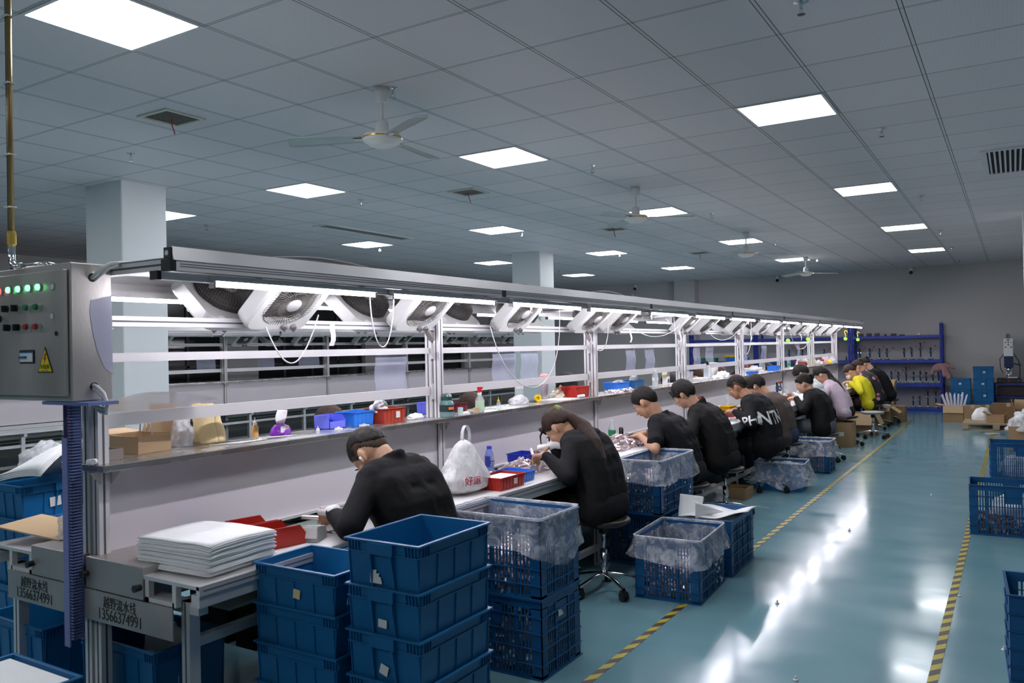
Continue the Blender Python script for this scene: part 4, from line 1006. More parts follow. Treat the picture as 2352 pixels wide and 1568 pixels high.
carton(-.47, 17.95, 0, .20, .30, .30, 'small closed carton half hidden behind the labelled one', 0, closed=True, m=M_CARDD)
q = MB()
for k in range(7): a = -.3+.1*k; q.hexa([(-.02+.04*k-.1, 0, 0), (.03+.04*k-.1, 0, 0), (.03+.04*k-.1, .003, 0), (-.02+.04*k-.1, .003, 0)], [(-.02+.04*k-.1+a*.3, .02, .30+.03*(k % 3)), (.01+.04*k-.1+a*.3, .02, .33+.03*(k % 2)), (.01+.04*k-.1+a*.3, .023, .33), (-.02+.04*k-.1+a*.3, .023, .30)])
tag(q.build('plastic_strips', M_SHEETB, loc=(-1.02, 17.62, .20)), 'clear plastic strips poking out of the carton left of the pallet', 'plastic strips')
pt = thing('wooden_pallet', 'plain wooden pallet on the floor with cartons on it', 'pallet', (-.30, 16.45, 0))
for k in range(5): MB().box(-.50, .55, -.40+.17*k, -.40+.17*k+.12, .105, .125).build('deck_board', M_WOOD, pt)
for x in (-.46, .0, .5):
    for y in (-.35, .35): MB().box(x-.05, x+.05, y-.05, y+.05, .018, .105).build('block', M_WOOD, pt)
for y in (-.38, .32): MB().box(-.50, .55, y, y+.08, 0, .018).build('bottom_board', M_WOOD, pt)
carton(-.30, 16.25, .126, .26, .24, .13, 'small printed carton on the pallet', radians(-6), (0, 1, 0, 1), .35, fa=(0, 50, 0, 40))
carton(.14, 16.4, .126, .34, .36, .20, 'open carton with tall raised flaps on the right of the pallet', 0, (0, 1, 1, 1), .55, fa=(0, 60, 70, 75), m=M_CARDL)
carton(-.12, 16.72, .126, .5, .2, .30, 'long tilted carton with red print behind the small one on the pallet', 0, (0, 0, 0, 0), closed=True, m=M_CARDD)
o = crumple('white woven sack with red print leaning on the pallet', 'sack', (-.52, 16.62, .126), .17, M_WHITE, 47, (.9, .8, 1.1), .15, name='woven_sack')
carton(.12, 13.6, 0, .45, .4, .33, 'brown carton under a film bag at the right edge', 0, (0, 0, 0, 0))
crumple('milky film bag bulging from the carton at the right edge', 'plastic bag', (.16, 13.6, .26), .25, M_FILM2, 51, (1.1, .9, .9), .25)
crumple('scrap of clear film lying on the floor by the pallet', 'film scrap', (-.35, 15.5, .001), .09, M_FILM2, 52, (1.3, 1, .15), .4, name='film_scrap')
carton(-2.50, 8.28, 0, .36, .26, .11, 'low open brown carton tray on the floor beside the stool', 0, (0, 0, 0, 0))
crumple('clear bag crumpled on the floor beneath the bench', 'plastic bag', (-2.66, 8.05, .001), .16, M_FILM2, 55, (1.2, 1, .7), .3)
t = thing('water_carton', 'white printed box with a lid beside the stools', 'box', (-2.62, 13.85, 0)); MB().box(-.08, .08, -.08, .08, 0, .24).build('body', M_PAPER, t)
MB().box(-.085, .085, -.085, .085, .24, .28).build('lid', M_WHITEP, t); text_mesh('print', '72h', .06, M_INK, t, .0005, (0, -.081, .13), (pi/2, 0, 0))

# ---- blue racks against the far wall
def rack(name, x0, x1, y0, y1, levels, H, label, ybrace=False):
    t = thing(name, label, 'rack', ((x0+x1)/2, (y0+y1)/2, 0)); hx, hy = (x1-x0)/2, (y1-y0)/2
    for sx in (-1, 1):
        for sy in (-1, 1):
            p = MB(); xx = sx*hx; yy = sy*hy
            p.box(xx-.028, xx+.028, yy-.003, yy+.003, 0, H); p.box(xx-.003 if sx < 0 else xx-.003, xx+.003, yy-.03, yy+.03, 0, H); p.cur = 1
            if sy < 0:
                for k in range(int(H/.06)): p.box(xx-.016, xx-.008, yy-.0045, yy-.003, .04+.06*k, .06+.06*k); p.box(xx+.008, xx+.016, yy-.0045, yy-.003, .04+.06*k, .06+.06*k)
            p.build('upright', [M_RACK, M_DARK], t)
        b = MB()
        for k in range(4): z = .2+.45*k; b.bar((sx*hx, -hy, z), (sx*hx, hy, z+.4), .012, .006); b.bar((sx*hx, hy, z+.4), (sx*hx, -hy, z+.42), .012, .006)
        b.build('brace', M_RACK, t)
    for z in levels:
        MB().box(-hx+.01, hx-.01, -hy, hy, z-.008, z).build('shelf_board', M_RACK, t)
        bm = MB(); bm.box(-hx, hx, -hy-.012, -hy+.012, z-.062, z-.002); bm.box(-hx, hx, hy-.012, hy+.012, z-.062, z-.002); bm.build('beam', M_RACK, t, bevel=.004)
    return t
LV = (.06, .60, 1.13, 1.675)
rack('shelving_rack', -3.17, -1.37, 19.95, 20.42, LV, 1.93, 'tall blue steel rack at the far wall full of lever presses, right-hand bay')
rack('shelving_rack', -5.33, -3.24, 19.95, 20.42, LV, 1.93, 'blue steel rack at the far wall seen behind the bench frame, middle bay')
rack('shelving_rack', -7.02, -5.40, 19.95, 20.15, LV, 1.93, 'blue steel rack with green and blue trays, left-hand bay')
def mk_press(ang, tall=False):
    def f():
        t = thing('lever_press', '', 'press'); H = .36 if tall else .25
        MB().box(-.045, .045, -.08, .08, 0, .035).build('base', M_PRESS, t, bevel=.004)
        MB().cyl((0, .03, .03), (0, .03, H), .014, n=14).build('column', M_PRESSD, t)
        h = MB(); zc = H*.68; h.cyl((-.022, .0, zc), (.022, .0, zc), .034, n=8); h.box(-.02, .02, -.02, .045, zc-.03, zc+.03); h.build('press_head', M_PRESS, t)
        r = MB(); r.cyl((0, -.015, zc-.10), (0, -.015, H*.98), .009, n=12); r.lathe([(.012, H-.01), (.026, H), (.026, H+.012), (.010, H+.016)], o=(0, -.015, 0), n=16); r.build('ram', M_PRESSD, t)
        MB().cyl((-.03, -.012, zc), (.036, -.012, zc), .013, n=12).build('hub', M_CHROME, t)
        e = V((.03+.15*sin(ang), -.03, zc+.15*cos(ang)))
        MB().cyl((.034, -.012, zc), e, .0045, n=8).build('lever', M_CHROME, t)
        MB().sph(e, .015).build('red_ball', M_REDK, t, smooth=True)
        MB().box(-.02, .02, -.035, .005, .035, .055).build('anvil', M_PAPER, t)
        return t
    return f
PK = {'a': mk_press(.45), 'b': mk_press(.75), 'c': mk_press(.35, True), 'd': mk_press(1.0)}
def presses(row, z, desc):
    for k, (x, key) in enumerate(row):
        place('press'+key, PK[key], (x, 20.03+.02*(k % 3), z), 0, 'blue lever press, %s from the left on %s' % (ORD[k], desc), 'lever presses on '+desc)
presses([(-3.03, 'b'), (-2.82, 'a'), (-2.62, 'a'), (-2.46, 'b'), (-2.11, 'b'), (-1.96, 'a'), (-1.78, 'c'), (-1.58, 'a')], 1.13, 'the upper shelf of the right bay')
presses([(-2.52, 'b'), (-2.38, 'a'), (-2.24, 'a'), (-2.08, 'c'), (-1.93, 'b'), (-1.80, 'a'), (-1.68, 'b'), (-1.55, 'd'), (-1.44, 'd')], .60, 'the middle shelf of the right bay')
presses([(-1.95, 'a'), (-1.82, 'a'), (-1.66, 'c'), (-1.50, 'c')], .06, 'the bottom shelf of the right bay')
presses([(-4.60, 'a'), (-4.42, 'a'), (-4.30, 'b'), (-3.80, 'b'), (-3.60, 'a')], 1.13, 'the middle bay')
rnd = random.Random(5)
for k in range(9):
    x = -3.0+.17*k; w_ = rnd.uniform(.04, .12)
    tag(MB().box(-w_/2, w_/2, -.05, .05, 0, rnd.uniform(.02, .07)).build('metal_fixture', M_PRESSD if k < 6 else M_STEEL2, loc=(x, 20.1, 1.676), bevel=.006), 'small metal fixture on top of the blue rack, %s from the left' % ORD[k], 'fixture', 'fixtures on the rack top')
for k, (x, w_, m, lb) in enumerate(((-6.6, .5, mat('green_tray', (.03, .20, .08), .4), 'green tray on the left rack bay'), (-5.85, .55, M_BLUEL, 'pale blue tray on the left rack bay'))):
    t = mk_tote(w_/2, .08, .09, m=m, handle=None, name='tray')(); t.location = (x, 20.05, 1.132); t['label'] = lb; t['category'] = 'tray'
for k, x in enumerate((-6.1, -5.75, -5.95)):
    t = thing('power_tool', 'yellow and black tool in the blue tray, %s from the left' % ORD[(0, 2, 1)[k]], 'tool', (x, 20.02, 1.2), .3*k, 'tools in the blue tray')
    MB().cap((-.06, 0, .05), (.06, 0, .06), .03).build('motor', M_YEL if k != 1 else M_BLACKP, t, smooth=True); MB().cap((.03, 0, .05), (.05, 0, -.02), .018).build('grip', M_BLACKP, t, smooth=True)
t = tag(MB().cyl((0, 0, 0), (0, 0, .10), .02, .012).build('dark_bottle', M_BLACKP, loc=(-3.32, 20.05, 1.131)), 'dark little bottle beside the rack upright', 'bottle')
# jacket on the rack corner
q = MB(); q.ell((-1.42, 19.90, .97), ((.13, 0, .02), (0, .06, 0), (0, 0, .09))); q.cap((-1.32, 19.88, 1.0), (-1.22, 19.86, .76), .055, .065); q.cap((-1.30, 19.88, 1.03), (-1.13, 19.86, .95), .035, .03); q.cap((-1.50, 19.92, .95), (-1.55, 19.93, .84), .05, .04); q.cap((-1.34, 19.86, 1.0), (-1.30, 19.84, .80), .045, .05)
tag(q.build('hung_jacket', cloth('dusty_pink_cloth', (.34, .19, .20)), voxel=.012), 'dusty pink jacket hung on the corner of the blue rack', 'jacket')
# totes by the wall
TW = mk_tote(.185, .15, .245, handle='y', m=M_BLUE)
for st, (x, y, n, d) in enumerate(((-1.0, 19.85, 3, 'shorter'), (-.58, 19.85, 4, 'taller'))):
    for k in range(n):
        t = place('TW', TW, (x, y, .246*k), 0, 'blue tote in the %s stack by the far wall, %s from the floor' % (d, ORD[k]), 'blue totes stacked by the far wall')
        if k: add_label(t, '-y', .15*.97+.004, (-.01, .02)[k % 2], .13, .05, .04, tilt=(-.4, .05, .1, 0)[k])
# welding machine on its table
t = thing('machine_table', 'low blue steel table carrying the welding machine', 'table', (-.10, 20.15, 0))
for x in (-.29, .29):
    for y in (-.2, .2): MB().box(x-.02, x+.02, y-.02, y+.02, 0, .60).build('leg', M_RACK, t)
MB().box(-.31, .31, -.22, .22, .60, .63).build('table_top', M_RACK, t); MB().box(-.29, .29, -.21, .21, .33, .35).build('shelf_board', M_RACK, t)
tag(MB().box(-.24, .24, -.15, .15, 0, .20).build('control_unit', M_PRESSD, loc=(-.10, 20.15, .351), bevel=.01), 'dark control unit on the lower shelf of the blue table', 'control unit')
t = thing('ultrasonic_welder', 'tall white and dark blue ultrasonic welding machine on the blue table', 'machine', (-.12, 20.12, .631))
MB().box(-.22, .22, -.16, .16, 0, .10).build('base', M_PRESSD, t, bevel=.008)
for x, m in ((-.17, M_LEDG), (.0, M_REDB), (.17, M_GREENB)): MB().cyl((x, -.16, .05), (x, -.175, .05), .016).build('push_button', m if m != M_LEDG else M_GREENB, t)
MB().cyl((0, .06, .1), (0, .06, 1.03), .045, n=20).build('column', M_CHROME, t, smooth=True)
hd = MB().box(-.085, .085, -.10, .06, .56, .93).build('head', M_WHITEP, t, bevel=.008)
for x, z, r_ in ((-.05, .85, .012), (0, .85, .014), (.05, .85, .010), (0, .80, .014), (-.05, .75, .014), (.05, .75, .014)): MB().cyl((x, -.10, z), (x, -.106, z), r_).build('dial', M_BLACKP, hd)
MB().box(-.03, .03, -.103, -.10, .89, .91).build('display', M_BLACKP, hd)
MB().box(-.085, .085, -.09, .06, .32, .56).build('carriage', mat('navy_paint', (.015, .03, .09), .4), t, bevel=.005)
MB().lathe([(.05, .32), (.045, .25), (.03, .22), (.03, .14), (.05, .13), (.05, .12)], o=(0, -.03, 0)).build('horn', M_CHROME, t, smooth=True)
MB().box(-.05, .05, -.05, .05, .16, .24).build('nest', M_WHITEP, t)
MB().tube([(-.085, 0, .6), (-.16, -.02, .5), (-.15, -.02, .3), (-.10, 0, .2)], .008, 6).build('hose', M_BLACKR, t, smooth=True)
MB().tube([(.085, 0, .62), (.18, -.02, .45), (.2, -.02, .3), (.19, .02, .05)], .008, 6).build('hose', M_BLACKR, t, smooth=True)
MB().cyl((.09, 0, .4), (.22, -.03, .37), .012).build('lever', M_BLACKP, t)
tag(MB().cyl((-.09, 0, .0), (.09, -.02, .0), .012).build('paper_roll', M_WHITE, loc=(-.06, 19.99, .745)), 'thin white roll lying on the welding machine base', 'roll')

# ================================================================== things on the shelf and bench
SZ = 1.1405; TZ = .7505
BEFORE = set(o.name for o in COL.objects)
def bottle(name, label, loc, prof, m, cap=None, capm=None, liquid=None, lab=None, cat='bottle', rz=0):
    t = thing(name, label, cat, loc, rz)
    MB().lathe(prof, n=24).build('body', m, t, smooth=True)
    if liquid: MB().lathe([(r_*.93, min(z, liquid[0])) for r_, z in prof if z < liquid[0]]+[(prof[1][0]*.93 if len(prof) > 1 else .01, liquid[0])], n=20, o=(0, 0, .001)).build('liquid', liquid[1], t, smooth=True)
    if cap: MB().lathe(cap, n=20).build('cap', capm or M_WHITEP, t, smooth=False)
    if lab: r_, z0, z1, lm = lab; MB().lathe([(r_, z0), (r_, z1)], n=24).build('wrap_label', lm, t)
    return t
def pbin(label, x, y, z, w_, d_, h_, m, rz=0, slant=False, content=None, lab=False, cat='bin'):
    """w_ along Y (bench direction), d_ along X"""
    t = thing('parts_bin', label, cat, (x, y, z), rz); hx, hy = d_/2, w_/2
    q = MB(); frust_walls(q, hx, hy, h_, .93, .003)
    if slant:
        q = MB(); t0 = .003
        pr = [(-hx, 0), (hx, 0), (hx, h_*.55), (hx*.5, h_), (-hx, h_)]
        q.prism(pr, 'y', -hy, -hy+t0); q.prism(pr, 'y', hy-t0, hy); q.box(-hx, hx, -hy, hy, 0, t0); q.box(-hx, -hx+t0, -hy, hy, 0, h_); q.box(hx-t0, hx, -hy, hy, 0, h_*.55)
    if not slant:
        r = MB()
        for a in ((-hx-.006, hx+.006, -hy-.006, -hy+.003), (-hx-.006, hx+.006, hy-.003, hy+.006), (-hx-.006, -hx+.003, -hy, hy), (hx-.003, hx+.006, -hy, hy)): r.box(*a, h_-.005, h_)
        r.build('rim', m, t)
        rb = q; n = max(2, round(w_/.035))
        for d, nrm, L, D in side_frames(hx, hy):
            for i in range(1, n): a = -L+2*L*i/n; wall_box(rb, d, nrm, D*.93, D, a-.0015, a+.0015, .002, h_-.004, .003)
    q.build('body', m, t)
    if lab: MB().box(hx*.965+.001, hx*.965+.004, .01, .045, h_*.3, h_*.75).build('label', M_PAPER, t)
    return t
# carton box with open lid
t = carton(-3.22, 2.14, SZ, .19, .17, .075, 'open brown carton with cable ends standing on the shelf near the control cabinet', radians(4), (0, 0, 1, 1), .8, fa=(0, 0, 70, 5), m=M_CARDL)
MB().tube([(.02, -.02, .06), (.04, -.03, .13), (.06, -.02, .14), (.08, -.03, .10), (.09, -.02, .13), (.105, -.02, .08)], .0035, 6).build('cable_end', M_WHITEP, t, smooth=True)
t = carton(-3.11, 1.90, SZ, .13, .10, .045, 'small flat grey-brown carton at the near end of the shelf', radians(3), (0, 0, 0, 1), .6, fa=(0, 0, 0, 20), m=mat('grey_board', (.20, .17, .155), .7))
tag(MB().tube([(-.02, 0, .015), (.02, .004, .02), (.03, -.01, .02)], .011, 10).build('round_plug', M_WHITEP, loc=(-3.24, 1.93, SZ)), 'little white cap lying behind the small carton', 'cap')
crumple('crinkled clear plastic bag beside the open carton on the shelf', 'plastic bag', (-3.24, 2.34, SZ), .085, M_FILM2, 61, (.8, .75, 1.35), .3, fr=3)
def sack(u, v):
    a = 2*pi*u; r_ = (.085-.02*v)*(1+.12*noise.noise(V((cos(a)*2, sin(a)*2, v*3)))); lean = -.02*v
    return (r_*cos(a)*.7, r_*sin(a)+lean, .19*v*(1-.25*max(0, sin(a)))+.004)
tag(MB().grid(sack, 28, 12).build('paper_sack', M_CREAM, smooth=True, solid=.003, loc=(-3.20, 2.48, SZ)), 'folded cream paper sack leaning on the shelf', 'paper sack')
cbl = MB()
for k in range(4): cbl.tube([(-.03+.01*k, -.24+.05*k, .004), (.05, -.12+.04*k, .006), (.02-.02*k, .06, .005), (-.03, -.02+.03*k, .006), (.03, .25, .004)], .003, 6)
tag(cbl.build('coiled_cable', M_CABLE, smooth=True, loc=(-3.06, 2.62, SZ)), 'thin white cables coiled on the shelf before the glue bottle', 'cable')
bottle('glue_bottle', 'squeeze bottle of amber glue with needle tip on the shelf', (-3.16, 2.71, SZ), [(0, 0), (.017, 0), (.0175, .004), (.0175, .055), (.010, .064), (.010, .067)], mat('amber_glue', (.62, .36, .14), .3), [(.011, .066), (.010, .080), (.003, .084), (.0015, .086), (.001, .105)])
t = thing('tissue_pack', 'purple and white tissue pack with a tissue pulled up', 'tissues', (-3.18, 2.89, SZ), .2)
crumple('', '', (0, 0, 0), .058, mat('purple_wrap', (.25, .03, .50), .3, bump=.3), 63, (.75, 1.1, .75), .15, 'wrap', parent=t)
MB().box(.034, .040, -.045, .02, .012, .045).build('white_panel', M_PAPER, t)
MB().grid(lambda u, v: ((u-.5)*.02*(1+v), (u-.5)*.03*(1+1.6*v*(1-v)*2)+.02*v*v, .05+.075*v), 5, 8).build('tissue', M_WHITE, t, smooth=True, solid=.002)
for k, (x, y, r_, h_) in enumerate(((-3.05, 3.17, .022, .012), (-3.12, 3.20, .018, .02), (-3.06, 3.38, .030, .010), (-3.10, 3.07, .010, .02))):
    tag(MB().lathe([(r_, 0), (r_, h_*.7), (r_*.3, h_*.75), (r_*.3, h_*1.3)], n=18).build('plastic_disc', M_WHITEP, loc=(x, y, SZ)), 'small white plastic cap on the shelf before the violet bin, %s from the left' % ORD[(1, 2, 3, 0)[k]], 'cap', 'white caps on the shelf')
pbin('violet open-front bin standing on the shelf left of the blue bin', -3.16, 3.22, SZ, .13, .12, .075, M_VIOL, slant=True)
pbin('bright blue ribbed bin on the shelf between violet and brick red bins', -3.17, 3.43, SZ, .17, .14, .078, M_BLUEL)
pbin('brick red bin heaped with white cloth on the shelf before the second post', -3.12, 3.63, SZ, .20, .15, .085, M_REDD, lab=True)
crumple('white cloth piled in the brick red bin before the second post', 'cloth', (-3.13, 3.59, SZ+.06), .06, M_WHITE, 65, (.8, 1.1, .9), .3, name='white_cloth')
crumple('white cloth lying on the shelf right of the brick red bin', 'cloth', (-3.06, 3.83, SZ), .05, M_WHITE, 66, (.8, 1.3, .55), .3, name='white_cloth')
pbin('violet bin on the shelf behind the teal drinking bottle', -3.24, 4.20, SZ, .12, .12, .075, M_VIOL)
t = bottle('water_bottle', 'large teal drinking bottle with dark lid and orange strap', (-3.04, 4.12, SZ), [(0, 0), (.045, 0), (.048, .005), (.048, .088), (.034, .105), (.032, .108)], mat('teal_clear', (.20, .42, .42), .08, alpha=.55, spec=.9),
       [(.033, .105), (.035, .108), (.035, .130), (.026, .146), (.012, .152)], mat('dark_green_lid', (.02, .06, .05), .3), (.05, M_WATER), (.0485, .035, .078, mat('dark_wrap', (.02, .035, .035), .5)))
MB().tube([(-.035, 0, .115), (-.045, 0, .10), (-.048, -.01, .07)], .004, 6).build('strap', mat('orange_strap', (.85, .20, .03), .5), t); MB().box(.020, .052, -.030, .005, .048, .064).build('orange_patch', mat('orange_strap', (.85, .20, .03), .5), t)
pbin('dark red open case on the shelf right of the teal bottle', -3.18, 4.42, SZ, .13, .10, .055, mat('maroon', (.12, .012, .02), .3))
crumple('crumpled tissue in front of the dark red case', 'tissue', (-3.06, 4.36, SZ), .022, M_WHITE, 67, (1, 1.2, .7), .3, name='tissue')
tag(MB().cyl((0, 0, 0), (0, 0, .035), .018, n=16).build('round_plug', M_CARDL, loc=(-3.05, 4.46, SZ)), 'small beige round cap left of the spray bottle', 'cap')
tag(MB().box(-.012, .012, -.012, .012, 0, .05).build('pale_box', mat('pale_mint', (.6, .75, .7), .5), loc=(-3.02, 4.24, SZ)), 'little pale mint box right of the teal bottle', 'box')
t = bottle('spray_bottle', 'clear spray bottle with a red trigger head and green label', (-3.10, 4.58, SZ), [(0, 0), (.030, 0), (.031, .004), (.031, .085), (.014, .112), (.012, .118)], M_CLEAR, [(.014, .116), (.014, .134), (.010, .136)], M_WHITEP, (.06, M_WATER), (.0315, .02, .078, mat('green_white_label', (.55, .72, .50), .5)))
MB().prism([(-.014, .136), (.014, .136), (.016, .155), (.030, .160), (.028, .170), (-.018, .172)], 'x', -.008, .008).build('trigger_head', M_REDK, t)
bottle('dropper_bottle', 'small white dropper bottle with yellow tip on the shelf', (-3.00, 4.66, SZ), [(0, 0), (.016, 0), (.016, .045), (.008, .058), (.007, .060)], M_CLEAR, [(.009, .058), (.009, .068), (.003, .070), (.002, .090)], M_YEL)
tag(MB().box(-.04, .04, -.02, .02, 0, .006).build('white_strip', M_WHITEP, loc=(-3.08, 4.86, SZ)), 'thin white strip on the shelf right of the dropper bottle', 'strip')
crumple('wrapped milky plastic package on the shelf middle', 'plastic bag', (-3.11, 5.10, SZ), .085, M_FILM2, 71, (.7, 1.15, .62), .2)
t = thing('tape_roll', 'yellow tape roll tangled with thread on the shelf', 'tape', (-3.10, 5.36, SZ)); MB().lathe([(.028, 0), (.028, .022), (.014, .022), (.014, 0)], ax=(.8, -.6, .15), o=(0, 0, .028), n=20).build('roll', M_YEL, t)
crumple('', '', (-.01, -.05, 0), .024, M_GRILLE, 72, (1, 1.2, .7), .5, 'thread', parent=t)
t = bottle('drink_cup', 'clear drinking bottle with white flip lid on the shelf', (-3.24, 5.33, SZ), [(0, 0), (.034, 0), (.034, .10), (.030, .106)], M_CLEAR, [(.033, .104), (.034, .125), (.020, .134), (.012, .145)], M_WHITEP, (.05, M_WATER))
bottle('glitter_tumbler', 'tall pink glitter tumbler with a rose lid', (-3.16, 5.58, SZ), [(0, 0), (.028, 0), (.028, .03), (.036, .17), (.037, .175)], mat('glitter_plastic', (.42, .34, .38), .3, var=.6, vscale=60), [(.038, .174), (.038, .20), (.03, .212)], mat('rose_lid', (.72, .34, .36), .4), None, (.0290, .0, .028, M_STEEL))
crumple('heap of lace-like cloth right of the glitter tumbler', 'cloth', (-3.18, 5.82, SZ), .06, mat('beige_cloth', (.62, .55, .45), .8), 74, (.9, 1.3, .8), .35, name='cloth_heap')
tag(MB().box(-.10, .10, -.16, .16, 0, .004).build('paper_sheet', M_PAPER, loc=(-3.08, 5.66, SZ)), 'white paper lying under the tumbler on the shelf', 'paper')
pbin('long red ribbed bin on the shelf before the third post', -3.12, 6.03, SZ, .25, .15, .088, M_RED)
tag(MB().cyl((0, -.05, .014), (0, .05, .014), .013, n=12).build('pale_tube', mat('mint_tube', (.62, .75, .72), .3), loc=(-3.00, 5.90, SZ)), 'pale mint tube lying before the long red bin', 'tube')
t = bottle('green_jug', 'pale green lidded jug with a looped handle behind the third post', (-3.25, 6.55, SZ), [(0, 0), (.042, 0), (.043, .10), (.030, .125), (.028, .13)], M_CLEAR, [(.044, .085), (.044, .115), (.034, .13), (.02, .138)], mat('light_green', (.45, .66, .30), .4))
MB().tube([(-.02, 0, .135), (-.022, 0, .165), (0, 0, .178), (.02, 0, .165), (.02, 0, .135)], .003, 6).build('loop', M_CLEAR, t)
pbin('bright blue bin with film bag on the shelf in the third bay', -3.14, 6.90, SZ, .28, .15, .082, M_BLUEL)
crumple('clear film bag lying on the bright blue bin in the third bay', 'plastic bag', (-3.14, 6.95, SZ+.066), .055, M_FILM2, 76, (.9, 1.5, .5), .2)
pbin('dark blue bin with pointed film bag on the shelf in the third bay', -3.15, 7.30, SZ, .24, .15, .085, M_BLUED)
t = crumple('pointed clear bag sticking out of the dark blue bin', 'plastic bag', (-3.16, 7.34, SZ+.055), .05, M_FILM2, 77, (.7, 1, 1.5), .3)
parts_pile('small_parts', 'small silvery parts scattered on the shelf before the blue bins', .05, .24, 0, .014, M_SILVER, 60, (-3.03, 6.72, SZ), lc=.04, rc=.008, seed=41, colour2=M_PARTS2)
PET = [(0, 0), (.029, 0), (.031, .006), (.031, .05), (.029, .055), (.031, .06), (.031, .12), (.014, .155), (.012, .165)]
PCAP = [(.0135, .163), (.0135, .180), (.012, .181)]
bottle('plastic_water_bottle', 'clear water bottle with red and white label before the fourth post', (-3.02, 7.55, SZ), PET, M_CLEAR, PCAP, M_WHITEP, (.10, M_WATER), (.0315, .065, .10, M_PAPER))
t = thing('white_box', 'narrow white and navy box with yellow flap by the fourth post', 'box', (-3.12, 8.10, SZ)); MB().box(-.03, .03, -.035, .035, 0, .13).build('body', M_PAPER, t); MB().box(.0302, .031, -.025, .025, .02, .06).build('navy_print', mat('navy_ink', (.03, .04, .15), .6), t); MB().box(-.03, .03, -.075, -.035, .10, .104).build('yellow_flap', M_YEL, t)
bottle('plastic_water_bottle', 'clear water bottle with red label behind the fourth post', (-3.12, 8.72, SZ), PET, M_CLEAR, PCAP, M_WHITEP, (.08, M_WATER), (.0315, .065, .10, M_PAPER))
bottle('clear_cup', 'wide clear plastic cup beside the second water bottle', (-3.05, 8.62, SZ), [(0, 0), (.034, 0), (.046, .12), (.047, .122)], M_FILM2)
crumple('pink and white wrapper heap before the cup on the shelf', 'wrapper', (-3.04, 8.35, SZ), .06, mat('pink_wrapper', (.75, .55, .55), .5), 81, (.8, 1.5, .6), .3, name='wrapper_heap')
tag(MB().box(-.06, .06, -.16, .16, 0, .035).build('white_tray', M_WHITEP, loc=(-3.06, 8.98, SZ), bevel=.004), 'long low white tray on the shelf left of the clear flask', 'tray')
t = bottle('clear_flask', 'tall clear flask with dark lid and carrying loop', (-3.05, 9.22, SZ), [(0, 0), (.040, 0), (.041, .005), (.041, .15), (.026, .175), (.025, .18)], M_CLEAR, [(.026, .178), (.028, .20), (.02, .205), (.02, .222)], M_BLACKP, (.07, M_WATER))
MB().tube([(-.026, 0, .19), (-.05, 0, .20), (-.052, 0, .17), (-.045, 0, .15)], .004, 6).build('loop', M_BLACKP, t)
crumple('white cloths piled along the shelf before the white roll', 'cloth', (-3.06, 9.85, SZ), .085, M_WHITE, 83, (.7, 1.9, .8), .3, name='white_cloth')
crumple('flat white cloth folded over the shelf edge behind the hooded man', 'cloth', (-3.02, 9.50, SZ), .08, M_WHITE, 84, (.7, 1.5, .45), .3, name='white_cloth')
tag(MB().cyl((0, 0, 0), (0, 0, .19), .062, n=28).build('paper_roll', M_WHITEP, loc=(-3.20, 9.92, SZ), smooth=False, bevel=.006), 'thick standing white roll on the shelf before the fifth post', 'roll')
pbin('small bright blue tray filled with white bits after the fifth post', -3.00, 10.95, SZ, .24, .11, .04, M_BLUEL)
t = thing('white_device', 'flat white device with a red ball knob on the shelf', 'device', (-3.12, 11.45, SZ)); MB().box(-.09, .09, -.22, .22, 0, .035).build('body', M_WHITEP, t, bevel=.006); MB().box(-.08, .08, -.20, .20, .04, .075).build('upper_body', M_WHITEP, t, bevel=.006); MB().sph((-.02, -.20, .095), .017).build('red_knob', M_REDK, t, smooth=True); MB().box(-.04, .04, .0, .10, .075, .10).build('cap_box', M_WHITEP, t)
bottle('handled_jar', 'clear jar with a looped handle beside the pale blue bin', (-3.14, 12.0, SZ), [(0, 0), (.045, 0), (.045, .15), (.04, .16)], M_CLEAR, [(.042, .158), (.042, .172), (.02, .176)], M_WHITEP)
pbin('pale blue bin on the shelf before the sixth post', -3.08, 12.40, SZ, .24, .14, .075, M_BLUEL)
bottle('green_label_bottle', 'clear bottle with green label after the sixth post', (-3.12, 13.55, SZ), PET, M_CLEAR, PCAP, M_WHITEP, None, (.0315, .03, .08, M_GREENINK))
bottle('white_bottle', 'small white squeeze bottle beside the green labelled bottle', (-3.06, 13.85, SZ), [(0, 0), (.02, 0), (.02, .06), (.006, .075), (.004, .105)], M_WHITEP)
pbin('red bin heaped with white film before the seventh post', -3.10, 14.35, SZ, .26, .16, .085, M_REDD)
crumple('white film heap in the red bin before the seventh post', 'plastic bag', (-3.10, 14.45, SZ+.06), .13, M_FILM2, 87, (.7, 1.2, .75), .3)
bottle('yellow_jar', 'pale yellow jar at the seventh post', (-3.04, 15.0, SZ), [(0, 0), (.05, 0), (.05, .09), (.04, .11)], mat('pale_yellow', (.85, .72, .35), .4), [(.042, .108), (.042, .13)], M_CREAM)
crumple('clear bag on the shelf right of the yellow jar', 'plastic bag', (-3.04, 15.45, SZ), .11, M_FILM2, 88, (.7, 1.5, .6), .3)
pbin('red bin near the far end of the shelf', -3.10, 15.75, SZ, .30, .16, .09, M_REDD)
bottle('pink_tumbler', 'pink tumbler near the far end of the shelf', (-3.04, 16.15, SZ), [(0, 0), (.04, 0), (.045, .13)], mat('pink_cup', (.75, .45, .42), .4), [(.046, .13), (.046, .15)], M_WHITEP)
bottle('yellow_cup', 'small yellow cup near the far end of the shelf', (-3.04, 16.45, SZ), [(0, 0), (.04, 0), (.045, .07)], M_YEL)
crumple('puffed clear bag at the far end of the shelf', 'plastic bag', (-3.12, 16.85, SZ), .15, M_FILM2, 89, (.8, 1.4, 1.0), .2)

